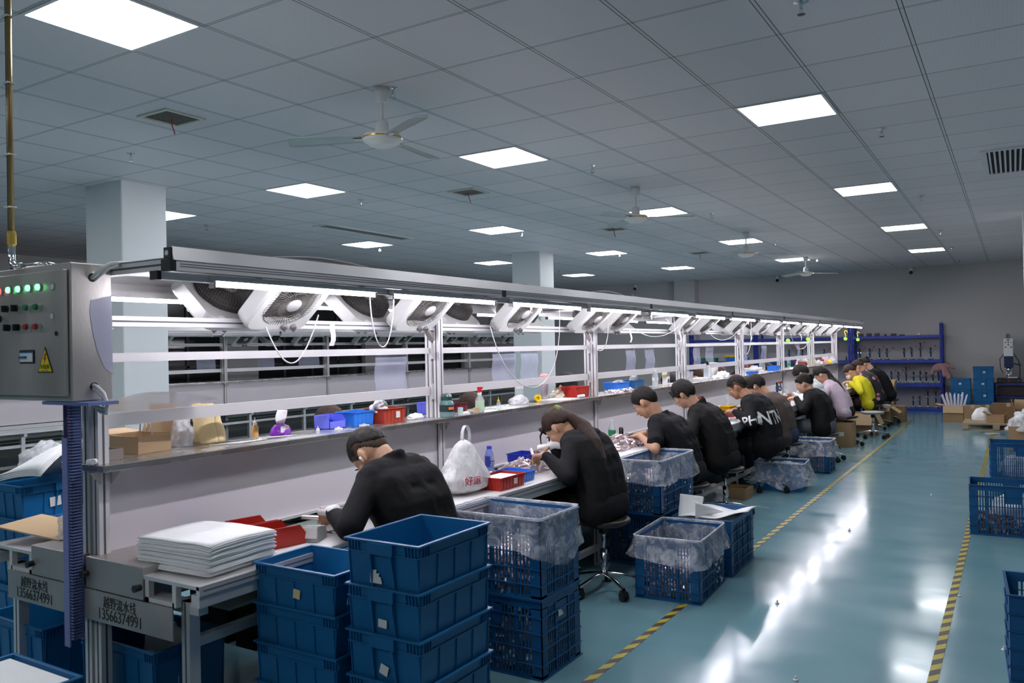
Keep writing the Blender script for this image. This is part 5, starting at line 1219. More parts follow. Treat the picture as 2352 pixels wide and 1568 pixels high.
for o in COL.objects:
    if o.name not in BEFORE and o.parent is None:
        k = 1.041
        if o.name.split('.')[0] in ('spray_bottle', 'water_bottle', 'dropper_bottle', 'pale_box', 'round_plug', 'tissue'): k = min(k, 3.085/abs(o.location.x))
        o.location.x *= k; o.location.y *= k
# ---- on the bench
q = MB(); rnd = random.Random(4)
for k in range(21):
    dx, dy = rnd.uniform(-.007, .007), rnd.uniform(-.007, .007); z = .0055*k; ed = .006*sin(k*1.3)
    def fn(u, v, dx=dx, dy=dy, z=z, k=k):
        e = max(0, (abs(2*u-1)-.75)*4)*max(0, (abs(2*v-1)-.7)*3)
        return (-.20+.40*u+dx, -.16+.32*v+dy, z+.004-.0016*k*e*.2+.004*noise.noise(V((u*3, v*3, k*.4)))*(.3+.05*k))
    q.grid(fn, 10, 10)
o = q.build('foam_sheet_stack', M_FOAM, smooth=True, solid=.0048, loc=(-2.71, 2.08, .7575)); o.rotation_euler = (0, 0, radians(3)); tag(o, 'thick stack of white foam sheets on the near end of the bench', 'foam sheets')
pbin('flat blue tray on the belt behind the foam stack', -3.02, 2.32, .706, .22, .16, .085, M_BLUE, rz=.1, cat='tray')
for k, (x, y) in enumerate(((-2.87, 2.46), (-2.70, 2.43))):
    t = thing('parts_bin', ['bright red open-front bin behind the foam stack', 'bright red open-front bin tilted in front of its twin'][k], 'bin', (x, y, TZ), radians(-12)); hx, hy, h_ = .075, .10, .085
    q = MB(); pr = [(-hy, 0), (hy, 0), (hy, h_*.4), (hy*.6, h_), (-hy, h_)]
    for xx in (-hx, hx-.003): q.prism(pr, 'x', xx, xx+.003)
    q.box(-hx, hx, -hy, hy, 0, .003); q.box(-hx, hx, -hy, -hy+.003, 0, h_); q.box(-hx, hx, hy-.003, hy, 0, h_*.4); q.build('body', M_RED, t)
    r = MB(); r.box(-hx-.005, hx+.005, -hy-.005, -hy+.002, h_-.006, h_); r.box(-hx-.005, -hx, -hy, hy*.6, h_-.006, h_); r.box(hx, hx+.005, -hy, hy*.6, h_-.006, h_); r.build('rim', M_RED, t)
t = thing('test_meter', 'grey wedge-shaped test device with wires beside the seated man', 'device', (-2.62, 2.56, TZ), radians(25))
MB().prism([(-.06, 0), (.06, 0), (.045, .055), (-.045, .07)], 'x', -.04, .04).build('body', mat('grey_case', (.33, .33, .32), .5), t, bevel=.004); MB().prism([(-.062, .02), (-.055, .065), (-.05, .065), (-.055, .02)], 'x', -.035, .035).build('face', M_PAPER, t)
MB().tube([(.03, .05, .02), (.05, .09, .01), (.02, .14, .006), (.06, .18, .006)], .002, 5).build('wire', M_BLACKR, t); MB().tube([(.02, .05, .03), (.04, .10, .012), (.01, .13, .006)], .002, 5).build('wire', M_REDINK, t)
tag(MB().box(-.14, .14, -.22, .22, 0, .004).build('white_mat', M_FOAM, loc=(-2.64, 2.92, TZ)), 'white working mat under the hands of the nearest man', 'mat')
# carrier bag
t = thing('carrier_bag', 'white carrier bag with red characters, full of parts, on the bench', 'plastic bag', (-2.69, 3.80, TZ), 0); t.scale = (1.1, 1.25, 1.12)
q = MB(); q.sph((0, 0, 0), 1.0, 48, 32); vs = []
for (x, y, z) in q.v:
    h = (z+1)/2; w_ = 1-.78*max(0, h-.30)/.70 if h > .3 else .9+.1*sin(pi*min(1, h/.3)/2)
    a = math.atan2(y, x); fold = 1+.10*noise.noise(V((cos(a)*3, sin(a)*3, h*.8)))+.03*sin(a*17+4*h)*h
    rr_ = (x*x+y*y)**.5; rn = min(1, rr_*1.6) if h < .97 else rr_
    vs.append((cos(a)*rn*w_*.11*fold, sin(a)*rn*w_*.155*fold, h*.275))
q.v = vs; q.build('bag', film('carrier_film', (.90, .90, .90), .55, .97, 14, .3, .5), t, smooth=True)
MB().grid(lambda u, v: ((u-.5)*.02, .02+.028*cos(pi*v)*1.1, .255+.085*sin(pi*v)**.7), 3, 20).build('handle', M_FILM2, t, smooth=True, solid=.002)
q = MB(); rnd = random.Random(9)
for k in range(90):
    a = rnd.uniform(0, 2*pi); r_ = rnd.uniform(.3, .95); d = V((rnd.gauss(0, 1), rnd.gauss(0, 1), rnd.gauss(0, .4))).normalized()*.022; c = V((.085*r_*cos(a), .12*r_*sin(a), rnd.uniform(.012, .07))); q.cyl(c-d, c+d, .008, n=8)
q.build('parts_inside', M_SILVER, t)['kind'] = 'stuff'
text_mesh('bag_print', '好运', .046, M_REDINK, t, .001, (.104, -.060, .075), (pi/2, 0, radians(68)))
t = crumple('yellow-green snack packet on the belt behind the carrier bag', 'packet', (-2.99, 3.90, .706), .075, mat('packet_yellow_green', (.62, .68, .30), .35, var=.5, vscale=30), 91, (.7, 1.1, 1.2), .15, name='snack_packet')
t = bottle('drink_bottle', 'blue drink bottle with a blue cap and printed label against the back panel', (-3.07, 4.64, .706), [(0, 0), (.030, 0), (.032, .006), (.032, .05), (.029, .055), (.032, .06), (.032, .13), (.026, .155), (.017, .175), (.016, .18)], mat('blue_bottle_clear', (.25, .32, .75), .1, alpha=.75, spec=.9),
       [(.018, .178), (.018, .196), (.016, .198)], mat('royal_blue_cap', (.04, .07, .60), .35), None, (.0326, .06, .132, mat('navy_label', (.03, .05, .35), .4)))
text_mesh('label_print', '脉动', .040, M_WHITEP, t, .0008, (.031, -.012, .097), (pi/2, pi/2*1, radians(60)), sx=1)
pbin('bright red bin with white sheets on the bench behind the lined crate', -2.60, 4.05, TZ, .27, .17, .075, M_RED, lab=True)
pbin('bright blue bin on the bench beside the bright red bin', -2.66, 4.30, TZ, .17, .20, .060, M_BLUEL)
tag(MB().box(-.07, .07, -.10, .10, 0, .02).build('white_sheets', M_FOAM, loc=(-2.60, 4.05, TZ+.045)), 'white sheets lying in the bright red bin on the bench', 'sheets')
parts_pile('metal_parts', 'heap of shiny pink-white tubes on the bench before the ponytailed woman', .13, .19, 0, .025, M_SILVER, 110, (-2.80, 4.62, TZ), lc=.05, rc=.009, mound=.05, seed=51, colour2=M_PARTS2)
pbin('royal blue bin on the bench behind the heap of tubes', -2.98, 4.95, .706, .20, .16, .12, mat('royal_blue', (.02, .04, .45), .4))
for k, (x, y, rr_, lb) in enumerate(((-3.02, 6.52, 0, 'clear water bottle with green label standing left of the man in a polo shirt'),)):
    bottle('plastic_water_bottle', lb, (x, y, .706), [(a*1.05, b*1.2) for a, b in PET], M_CLEAR, [(a, b+.033) for a, b in PCAP], M_WHITEP, None, (.0335, .08, .13, M_GREENINK))
bottle('dark_flask', 'slim dark patterned flask beside the green labelled bottle', (-2.96, 6.58, .706), [(0, 0), (.02, 0), (.02, .14), (.012, .15)], M_PRESSD)
parts_pile('metal_parts', 'heap of shiny tubes on the bench before the man in a polo shirt', .14, .26, 0, .03, M_SILVER, 150, (-2.76, 6.05, TZ), lc=.055, rc=.010, mound=.07, seed=53, colour2=M_PARTS2)
crumple('crumpled tissue on the belt right of the water bottle', 'tissue', (-3.0, 7.0, .706), .03, M_WHITE, 92, (1, 1.3, .8), .4, name='tissue')
def bench_press(x, y, label, s=1.0, ang=.9):
    t = mk_press(ang, False)(); t.location = (x, y, TZ if x > -2.81 else .706); t.scale = (s, s, s); t.rotation_euler = (0, 0, radians(90)); t['label'] = label; return t
bench_press(-2.98, 8.75, 'blue lever press with chrome arm on the bench behind the collared man', 1.1, -1.0)
bench_press(-3.0, 12.4, 'blue lever press with red ball on the bench before the woman with a headset', 1.1, -1.0)
t = thing('tall_press', 'tall dark press column behind the man in grey-brown', 'press', (-3.03, 11.2, .706)); MB().cyl((0, 0, 0), (0, 0, .36), .03).build('column', M_PRESSD, t); MB().box(-.05, .05, -.06, .06, 0, .04).build('base', M_PRESS, t); MB().lathe([(.03, .36), (.05, .37), (.05, .385), (.02, .39)]).build('handwheel', M_BLACKP, t); MB().cyl((0, 0, .39), (0, 0, .43), .012).build('screw', M_CHROME, t)
pbin('long flat yellow bin stacked on the red bin behind the hooded man', -2.80, 9.20, TZ+.062, .26, .12, .05, M_YEL)
pbin('wide bright red bin under the flat yellow one behind the hooded man', -2.78, 9.15, TZ, .34, .19, .06, M_RED)
t = bottle('plastic_water_bottle', 'clear bottle with green label behind the red and yellow bins', (-3.0, 9.8, .706), [(a*1.05, b*1.15) for a, b in PET], M_CLEAR, [(a, b+.025) for a, b in PCAP], M_WHITEP, None, (.0335, .05, .10, M_GREENINK))
crumple('crumpled white paper on the bench under the hands of the hooded man', 'paper', (-2.66, 8.45, TZ), .08, M_WHITE, 93, (1.2, 1.6, .35), .4, name='paper_heap')
crumple('white film bag standing behind the yellow bin', 'plastic bag', (-2.96, 9.35, .706), .08, M_FILM2, 94, (.7, 1.2, 1.4), .3)
pbin('red bin full of pale pieces before the woman with a headset', -2.80, 11.55, TZ, .34, .22, .085, M_REDD)
parts_pile('pale_parts', 'pale pieces heaped in the red bin before the woman with a headset', .09, .14, .03, .085, mat('cream_bits', (.78, .70, .58), .5), 90, (-2.80, 11.55, TZ), lc=.035, rc=.010, mound=.04, seed=61)
bottle('plastic_water_bottle', 'clear bottle behind the red bin of pale pieces', (-3.02, 12.9, .706), PET, M_CLEAR, PCAP, M_WHITEP)
pbin('dark red bin held under the bench before the woman in grey trousers', -2.66, 11.55, .55, .20, .15, .10, mat('maroon', (.12, .012, .02), .3))
pbin('small red bin before the woman in yellow', -2.72, 15.35, TZ, .16, .12, .05, M_RED)
tag(MB().box(-.05, .05, -.07, .07, 0, .03).build('foam_pad', M_CREAM, loc=(-2.62, 15.45, TZ), bevel=.003), 'pale pad on the bench before the woman in yellow', 'pad')

# ---- stools
def mk_stool(sh, r_=.175, pale=False):
    def f():
        t = thing('work_stool', '', 'stool')
        MB().lathe([(.02, sh-.045), (r_*.86, sh-.040), (r_*.97, sh-.026), (r_, sh-.014), (r_*.97, sh-.003), (r_*.85, sh), (0, sh-.003)], n=40).build('seat', M_SEAT if not pale else mat('worn_pale_seat', (.30, .28, .26), .5), t, smooth=True)
        MB().cyl((0, 0, sh-.10), (0, 0, sh-.04), .030, n=16).build('seat_bracket', M_BLACKP, t)
        MB().cyl((0, 0, .22), (0, 0, sh-.05), .013, n=16).build('piston', M_CHROME, t, smooth=True)
        MB().cyl((0, 0, .10), (0, 0, .27), .022, n=16).build('gas_cylinder', M_CHROME, t, smooth=True)
        for k in range(5):
            a = 2*pi*k/5+.35; c, s = cos(a), sin(a); R = Matrix.Rotation(a, 3, 'Z')
            q = MB()
            def arm(u, v): 
                r1 = .02+.215*u; z = .115-.045*u**1.6; w_ = .019-.007*u; an = 2*pi*v
                return R @ V((r1, w_*cos(an), z+.011*sin(an)))
            q.grid(arm, 8, 10); g = q.build('base_arm', M_CHROME, t, smooth=True)
            cs = MB(); p = R @ V((.235, 0, .03))
            for sg in (-1, 1): cs.cyl(p+R @ V((0, sg*.006, 0)), p+R @ V((0, sg*.022, 0)), .028, n=18)
            cs.cyl(p, p+V((0, 0, .035)), .009, n=10); cs.obox(p+V((0, 0, .018)), (.05, .030, .030), R); cs.build('caster', M_BLACKP, t)
        return t
    return f
def stool(key, sh, x, y, rz, label, pale=False): return place(key, mk_stool(sh, pale=pale), (x, y, 0), rz, label, 'round work stools')

# ================================================================== people
def person(label, hip, neck, head, hands, seat, face=-1, skin=None, hair='short', hairm=None, top=None, pants=None, sleeve='long', hood=False, collar=0,
           vox=.0065, pitch=50, yaw_=0, build=1.0, gloves=(0, 0), shoes=None, knees=(.42, .42), knee_yaw=0, fade=False, mask=False, ears=True, earbud=False,
           apron=False, legs=True, holding=True, hand_rot=0, feet=None, bun=False, foot_z=.0, bag=False, stripe=False, hsc=1.0):
    """seated worker; all points are world coordinates in metres; face = sign of the x direction the person looks"""
    skin = skin or M_SKIN; hairm = hairm or M_HAIR; top = top or cloth('black_cloth', (.012, .012, .013)); pants = pants or cloth('black_trousers', (.014, .014, .016))
    root = thing('person', label, 'person', (hip[0], hip[1], 0)); O = V((hip[0], hip[1], 0))
    H = V(hip)-O; N = V(neck)-O; D = V(head)-O; F = V((face, 0, 0)); U = V((0, 0, 1))
    Lf = U.cross(F)                      # the person's left
    # head axes
    Rz = Matrix.Rotation(radians(yaw_), 3, 'Z'); hf = Rz @ (F*cos(radians(pitch))-U*sin(radians(pitch))); hl = Rz @ Lf; hu = hf.cross(hl)
    if hu.z < 0 and pitch < 89: hu = -hu
    hs = 1.06*hsc
    h_ = lambda a, b, c: D+(hf*a+hl*b+hu*c)*hs
    up = (N-H); TL = up.length; upn = up.normalized()
    bk = Lf.cross(upn)*1.0; bk = -bk if bk.dot(F) > 0 else bk     # pointing out of the back
    def spine(t): return H.lerp(N, t)+bk*(.055*sin(pi*min(1, t*1.05)))*(1 if t < 1 else 0)
    # torso sections: half width, depth
    sec = [(0.0, .105, .105), (.18, .100, .105), (.38, .100, .102), (.58, .112, .102), (.76, .125, .098), (.90, .110, .078)]
    def torso(q, grow, b=build):
        pr = None
        for t, w_, r_ in sec:
            c = spine(t)-bk*.03; w2 = w_*b; r2 = (r_*b+grow)
            q.cap(c-Lf*w2, c+Lf*w2, r2, n=16)
            if pr: 
                for s_ in (-1, 0, 1): q.cap(pr[0]+Lf*pr[1]*s_, c+Lf*w2*s_, pr[2], r2, n=12)
            pr = (c, w2, r2)
    sh = [spine(.90)-bk*.025+Lf*s_*.165*build for s_ in (1, -1)]
    def ik(S, W, a, b, hint):
        d = W-S; L = d.length
        if L > (a+b)*.995: W2 = S+d*((a+b)*.995/L); d = W2-S; L = d.length
        x = (a*a-b*b+L*L)/(2*L); h = math.sqrt(max(0, a*a-x*x)); dn = d.normalized(); hv = hint-dn*hint.dot(dn); hv.normalize()
        return S+dn*x+hv*h
    arms = []
    for i, (S, hd) in enumerate(zip(sh, hands)):
        sgn = 1 if i == 0 else -1
        if hd is None: hd = H+F*.40+Lf*sgn*.12+U*.28
        else: hd = V(hd)-O
        dirh = (hd-S); fwd = (F*.8-Lf*sgn*.45-U*.15).normalized()
        W = hd-fwd*.085
        E = ik(S, W, .285, .255, Lf*sgn*.75-U*.6-F*.15)
        if (W-E).length > .27: W = E+(W-E).normalized()*.262; 
        arms.append((S, E, W, fwd, sgn))
    # legs
    hipj = [H+Lf*s_*.09-U*.02 for s_ in (1, -1)]; legp = []
    for i, hj in enumerate(hipj):
        sgn = 1 if i == 0 else -1
        kd = Matrix.Rotation(radians(knee_yaw), 3, 'Z') @ F
        K = hj+kd*knees[i]+Lf*sgn*.05; K.z = max(H.z-.02, .44) if H.z > .46 else H.z+.02
        A = K-kd*.03+V((0, 0, 0)); A.z = .09+foot_z
        if feet and feet[i]: A = V(feet[i])-O
        legp.append((hj, K, A, kd))
    # ---- body surface (skin)
    q = MB(); torso(q, -.022)
    q.cap(N-U*.02-bk*.02, h_(-.030, 0, -.055), .052*hs, .050*hs)
    q.cap(N-bk*.03, h_(.01, 0, -.07), .045*hs, .045*hs)
    q.ell(h_(-.012, 0, .018), (hf*.098*hs, hl*.076*hs, hu*.096*hs), 24, 16)
    q.ell(h_(.026, 0, -.045), (hf*.062*hs, hl*.060*hs, hu*.072*hs), 20, 14)
    q.ell(h_(.050, 0, .012), (hf*.040*hs, hl*.060*hs, hu*.040*hs), 16, 10)      # brow
    q.ell(h_(.052, 0, -.092), (hf*.030*hs, hl*.028*hs, hu*.024*hs), 14, 10)    # chin
    q.cyl(h_(.084, 0, .004), h_(.104, 0, -.034), .008*hs, .013*hs, 10); q.sph(h_(.104, 0, -.036), .0125*hs, 10, 8)
    for s_ in (-1, 1):
        q.sph(h_(.094, s_*.012, -.038), .009*hs, 8, 6); q.sph(h_(.060, s_*.036, -.028), .026*hs, 12, 8)    # nostrils, cheeks
        if ears:
            q.ell(h_(-.006, s_*.079, -.010), (hf*.017*hs-hu*.004, hl*.008*hs*1.0+hf*-.002, hu*.028*hs), 14, 10); q.ell(h_(-.002, s_*.077, -.036), (hf*.010*hs, hl*.006*hs, hu*.012*hs), 10, 6)
    q.ell(h_(.083, 0, -.062), (hf*.012*hs, hl*.022*hs, hu*.012*hs), 12, 8)      # lips base
    for (S, E, W, fwd, sgn) in arms:
        q.cap(S, E, .040*build, .036*build); q.cap(E, W, .036*build, .025); 
        side = (Lf*sgn*.5+F*.75).normalized(); side = (side-fwd*side.dot(fwd)).normalized(); nrm = fwd.cross(side)*sgn
        if nrm.z > 0: nrm = -nrm          # palm faces down/in
        q.cap(W, W+fwd*.035, .025, .023)
        for s_ in (-1.5, -.5, .5, 1.5):
            q.cap(W+fwd*.025+side*s_*.010, W+fwd*.085+side*s_*.018, .014, .012, 10)
        for k, s_ in enumerate((-1.5, -.5, .5, 1.5)):
            p = W+fwd*.090+side*s_*.0195; d = fwd; ln = [(.034, .024, .018), (.040, .027, .019), (.038, .026, .019), (.028, .019, .015)][k if sgn > 0 else 3-k]
            bend = [22+4*k, 48, 30]
            ax = fwd.cross(nrm).normalized()
            for l_, bd in zip(ln, bend):
                d = (Matrix.Rotation(radians(bd), 3, ax) @ d).normalized(); p2 = p+d*l_; q.cap(p, p2, .0088, .0080, 10); p = p2
        inn = -side if side.dot(Lf*sgn) > 0 else side
        p = W+fwd*.030+inn*.022; d = (fwd*.7+inn*.55+nrm*.4).normalized(); q.cap(p, p+d*.035, .013, .0105, 10); p = p+d*.035
        d = (fwd*.95+inn*-.1+nrm*.3).normalized(); q.cap(p, p+d*.028, .0102, .0088, 10)
    if legs:
        for hj, K, A, kd in legp: q.cap(hj, K, .068, .050); q.cap(K, A, .046, .034); q.cap(A, A+kd*.12-U*.045, .032, .024)
    body = q.build('body', skin, root, voxel=vox, sm=3)
    # ---- face details
    for s_ in (-1, 1):
        MB().ell(h_(.0885, s_*.031, -.010), (hf*.003, hl*.013*hs, hu*.0022), 10, 6).build('eyelash_line', M_EYE, root, smooth=True)
        MB().ell(h_(.0905, s_*.032, .012), (hf*.004, hl*.017*hs, hu*.0030), 10, 6).build('eyebrow', M_EYE, root, smooth=True)
    MB().ell(h_(.0925, 0, -.061), (hf*.004*hs, hl*.019*hs, hu*.0055*hs), 12, 6).build('mouth', M_LIP, root, smooth=True)
    if mask:
        MB().ell(h_(.060, 0, -.050), (hf*.060*hs, hl*.064*hs, hu*.050*hs), 20, 14).build('face_mask', mat('pale_mask', (.75, .72, .70), .6, bump=.4, bscale=30), root, smooth=True)
    if earbud:
        for s_ in (-1, 1): MB().cap(h_(.004, s_*.088, -.014), h_(.008, s_*.086, -.034), .0068, .0036, 8).build('earbud', M_WHITEP, root, smooth=True)
    # ---- hair
    def hline(phi, lift=0):
        """lower edge of the hair at azimuth phi (0 = forehead, pi = nape)"""
        key = [(0, .056), (.45, .050), (.85, .020), (1.15, -.012), (1.38, .006), (1.62, .030), (1.95, .004), (2.25, -.034), (2.7, -.060), (pi, -.066)]
        if hair in ('pony', 'bun'): key = [(0, .062), (.5, .050), (.95, .022), (1.3, .004), (1.62, .026), (2.0, .000), (2.4, -.030), (pi, -.040)]
        if hair == 'long': key = [(0, .060), (.5, .045), (.85, .00), (1.1, -.05), (pi, -.075)]
        if hair == 'fringe': key = [(0, .030), (.45, .026), (.8, .010), (1.15, -.022), (1.38, -.004), (1.62, .018), (1.95, -.010), (2.25, -.045), (pi, -.070)]
        for (a, x), (b, y) in zip(key, key[1:]):
            if a <= phi <= b: v = x+(y-x)*(phi-a)/(b-a); break
        return v+lift*min(1, max(0, (phi-.5)/.5))
    def hair_shell(grow, lift, n=64, m=44, rough=1.0):
        q = MB(); q.sph((0, 0, 0), 1, n, m); vs = []
        for (x, y, z) in q.v:
            thk = 1+rough*(.030*noise.noise(V((x*5, y*5, z*5)))+.022*noise.noise(V((x*18, y*18, z*4))))
            p = V((x*(.098+grow)-.012, y*(.0765+grow), z*(.096+grow)+.018))
            if z > .2: p.z += rough*(.006+.007*noise.noise(V((x*10, y*10, 2))))*min(1, (z-.2)*2)
            c_ = V((-.012, 0, .018)); p = c_+(p-c_)*thk
            phi = abs(math.atan2(p.y, p.x+.012)); e_ = p.z-(hline(phi, lift)+rough*.006*noise.noise(V((x*22, y*22, 5))))
            if e_ < 0: p = c_+(p-c_)*max(.80, 1+e_*12)
            elif e_ < .012: p = c_+(p-c_)*(1-(1-e_/.012)*min(.04, grow*4))
            vs.append(D+(hf*p.x+hl*p.y+hu*p.z)*hs)
        q.v = [tuple(v) for v in vs]; return q
    q = hair_shell({'short': .0060 if fade else .0085, 'fringe': .0125, 'long': .013, 'pony': .008, 'bun': .008}[hair], .036 if fade else 0)
    if hair in ('fringe', 'long', 'pony', 'bun'):
        for k in range(7):
            a = (k-3)*.020; q.cap(h_(.070, a, .070), h_(.098-abs(a)*.5, a*1.25, .032-.012*(k % 2 == 0) if hair == 'fringe' else .045), .014*hs, .006*hs, 8)
    if hair == 'fringe':
        for s_ in (-1, 1): q.cap(h_(.02, s_*.078, .03), h_(.035, s_*.080, -.012), .013*hs, .006*hs, 8); q.cap(h_(-.05, s_*.06, -.02), h_(-.045, s_*.062, -.05), .022, .012)
    if hair == 'pony':
        kn = h_(-.085, 0, .065); q.cap(h_(-.06, 0, .05), kn, .045, .026)
        nb = N+bk*.045+upn*.03+Lf*.03
        pts = [kn, kn.lerp(nb, .45)+bk*.012, nb, N+bk*.085-upn*.10+Lf*.06, N+bk*.105-upn*.22+Lf*.085, N+bk*.10-upn*.35+Lf*.10]
        rs = [.024, .038, .054, .060, .046, .010]
        for i in range(5): q.cap(pts[i], pts[i+1], rs[i], rs[i+1], 12)
        for s_ in (-1, 1): q.cap(pts[2]+Lf*s_*.03, pts[4]+Lf*s_*.045, .034, .014, 10)
        for s_ in (-1, 1):
            b0 = h_(.070, s_*.055, .055); q.tube([b0, b0+hf*.030-U*.01, b0+hf*.028-U*.05, b0+hf*.012-U*.10, b0-F*.005-U*.145], .009, 7, .003)
        for k in range(3): pass
    if hair == 'bun' or bun:
        q.ell(h_(-.100, 0, .040), (hf*.042, hl*.046, hu*.044), 16, 12); q.ell(h_(-.115, .02, .065), (hf*.02, hl*.03, hu*.02), 10, 8)
    if hair == 'long':
        for s_ in (-1, 1):
            q.cap(h_(-.03, s_*.070, .02), h_(-.015, s_*.074, -.10), .030, .022); q.cap(h_(-.06, s_*.045, -.0), h_(-.06, s_*.05, -.13), .035, .028)
    q.build('hair', hairm, root, voxel=max(.005, vox*.8), sm=2)
    if hair == 'pony': MB().lathe([(.034, -.010), (.042, 0), (.034, .010)], o=h_(-.098, 0, .068), ax=-hf+hu*.1, n=14).build('hair_tie', mat('green_hair_tie', (.10, .14, .03), .8, bump=.8, bscale=60), root, smooth=True)
    if fade: hair_shell(.0022, 0, rough=0).build('clipped_sides', M_FADE, root, smooth=True)
    # ---- top
    q = MB(); torso(q, .020 if hood or collar > 1.5 else .012)
    q.cap(H-upn*.02-Lf*.11*build-bk*.02, H-upn*.02+Lf*.11*build-bk*.02, .118*build)
    sl = 1.0 if sleeve == 'long' else 0
    for (S, E, W, fwd, sgn) in arms:
        q.cap(spine(.86)-bk*.02, S, .080, .068*build)
        q.cap(S, E, .063*build, .056*build) if sl else q.cap(S, S.lerp(E, .72), .064*build, .058*build)
        if sl:
            We = E.lerp(W, .93 if sleeve == 'long' else .6); q.cap(E, We, .055*build, .036)
            for k in range(3): c = E.lerp(W, .12+.16*k); q.sph(c+V((0, 0, .004)), .049*build-.004*k, 12, 8)
            q.cyl(E.lerp(W, .86), E.lerp(W, .97), .038, .034, 14)
        else: q.cyl(S.lerp(E, .55), S.lerp(E, .78), .062*build, .066*build, 18)
    if hood:
        c = N+bk*.04-U*.035
        for k in range(9):
            a = radians(-100+25*k); p = c+Lf*sin(a)*.095+bk*(cos(a)*.055-.02)+upn*(-.03*cos(a)+.035); q.sph(p, .040, 12, 8)
        q.cap(c-Lf*.055+bk*.035, c+Lf*.055+bk*.035, .045); q.cap(c+bk*.035-upn*.05-Lf*.03, c+bk*.035-upn*.05+Lf*.03, .045)
    elif collar:
        c = N-bk*.010+upn*.0
        for k in range(30):
            a = 2*pi*k/30; p = c+Lf*sin(a)*.064+bk*cos(a)*.058; q.cap(p, p+upn*(.022+.022*collar*(.5+.5*cos(a)))+bk*cos(a)*.004, .0135, .012, 8)
    else:
        for k in range(14): a = 2*pi*k/14; p = N-bk*.012+upn*.004+Lf*sin(a)*.062+bk*cos(a)*.058; q.sph(p, .016, 8, 6)
    tp = q.build('jacket' if sleeve == 'long' and (hood or collar) else 'shirt', top, root, voxel=max(.0085, vox), sm=5)
    tx = bpy.data.textures.get('folds') or bpy.data.textures.new('folds', 'CLOUDS'); tx.noise_scale = .11; tx.noise_depth = 3
    dm = tp.modifiers.new('folds', 'DISPLACE'); dm.texture = tx; dm.strength = .010; dm.mid_level = .5; dm.texture_coords = 'LOCAL'
    # ---- trousers and shoes
    if legs:
        q = MB()
        q.cap(H-Lf*.09*build-U*.015, H+Lf*.09*build-U*.015, .120*build)
        for hj, K, A, kd in legp: q.cap(hj, K, .094*build, .072); q.cap(K, A+U*.05, .070, .056); q.cyl(A+U*.10, A+U*.02, .060, .064, 16)
        q.build('trousers', pants, root, voxel=max(.010, vox), sm=4)
        for hj, K, A, kd in legp:
            s_ = MB(); a0 = A-U*.035-kd*.03; s_.cap(a0, a0+kd*.15-U*.012, .043, .036); s_.cap(A-U*.01, a0, .040, .044); o = s_.build('shoe', shoes or mat('dark_shoe', (.03, .03, .035), .5), root, voxel=.009, sm=3)
            z0 = A.z-.095; MB().prism([(x, y) for x, y in rrect(-.06, .16, -.045, .045, .04, 4)], 'z', 0, .02).build('sole', M_WHITEP, o).matrix_local = Matrix.Translation((A.x, A.y, max(.0, z0+.0))) @ Matrix.Rotation(math.atan2(kd.y, kd.x), 4, 'Z')
    # ---- gloves
    for g_, (S, E, W, fwd, sgn) in zip(gloves, arms):
        if g_:
            side = (Lf*sgn*.5+F*.75).normalized(); side = (side-fwd*side.dot(fwd)).normalized()
            q = MB(); q.cap(W-fwd*.05, W+fwd*.02, .034, .030)
            for s_ in (-1.5, -.5, .5, 1.5): q.cap(W+fwd*.02+side*s_*.011, W+fwd*.098+side*s_*.0185, .0175, .0155, 10)
            q.build('glove', M_WHITE, root, voxel=.006, sm=2)
    if apron: pass
    return root, tp, dict(H=H, N=N, bk=bk, L=Lf, F=F, spine=spine, arms=arms, O=O, up=upn)

def tube_part(label, a, b, r=.009, m=None):
    a, b = V(a), V(b); c = (a+b)/2; q = MB(); q.cyl(a-c, b-c, r, n=14); t = q.build('metal_tube', m or M_PARTS2, smooth=False, loc=c)
    return tag(t, label, 'part')
def project_print(body, tp, info, text, size, centre, right, up_, out, m, name='back_print', bold=.02):
    """lay lettering on a garment: each vertex is cast onto the cloth surface"""
    cu = bpy.data.curves.new('p', 'FONT'); cu.body = text; cu.size = size; cu.align_x = 'CENTER'; cu.align_y = 'CENTER'; cu.offset = bold*size; cu.resolution_u = 2
    t = bpy.data.objects.new('p', cu); COL.objects.link(t); dg = bpy.context.evaluated_depsgraph_get(); dg.update()
    me = bpy.data.meshes.new_from_object(t.evaluated_get(dg)); bpy.data.objects.remove(t)
    import bmesh
    bm = bmesh.new(); bm.from_mesh(me); bmesh.ops.triangulate(bm, faces=bm.faces[:])
    for _ in range(3): 
        es = [e for e in bm.edges if e.calc_length() > .018]
        if es: bmesh.ops.subdivide_edges(bm, edges=es, cuts=1); bmesh.ops.triangulate(bm, faces=bm.faces[:])
    dg = bpy.context.evaluated_depsgraph_get(); dg.update(); ev = tp.evaluated_get(dg)
    miss = []
    for v in bm.verts:
        p = V(centre)+V(right)*v.co.x+V(up_)*v.co.y+V(out)*.25
        ok, loc, nr, _ = ev.ray_cast(p, -V(out), distance=.6)
        if ok and (loc-(V(centre)+V(right)*v.co.x+V(up_)*v.co.y)).length < .22: v.co = loc+V(out)*.004
        else: miss.append(v)
    bmesh.ops.delete(bm, geom=miss, context='VERTS')
    bm.to_mesh(me); bm.free(); me.materials.clear(); me.materials.append(m)
    o = bpy.data.objects.new(name, me); COL.objects.link(o); o.parent = body; return o

BLK = cloth('black_cloth', (.010, .010, .011)); BLKW = cloth('black_woven_jacket', (.013, .012, .012), .35, 30)
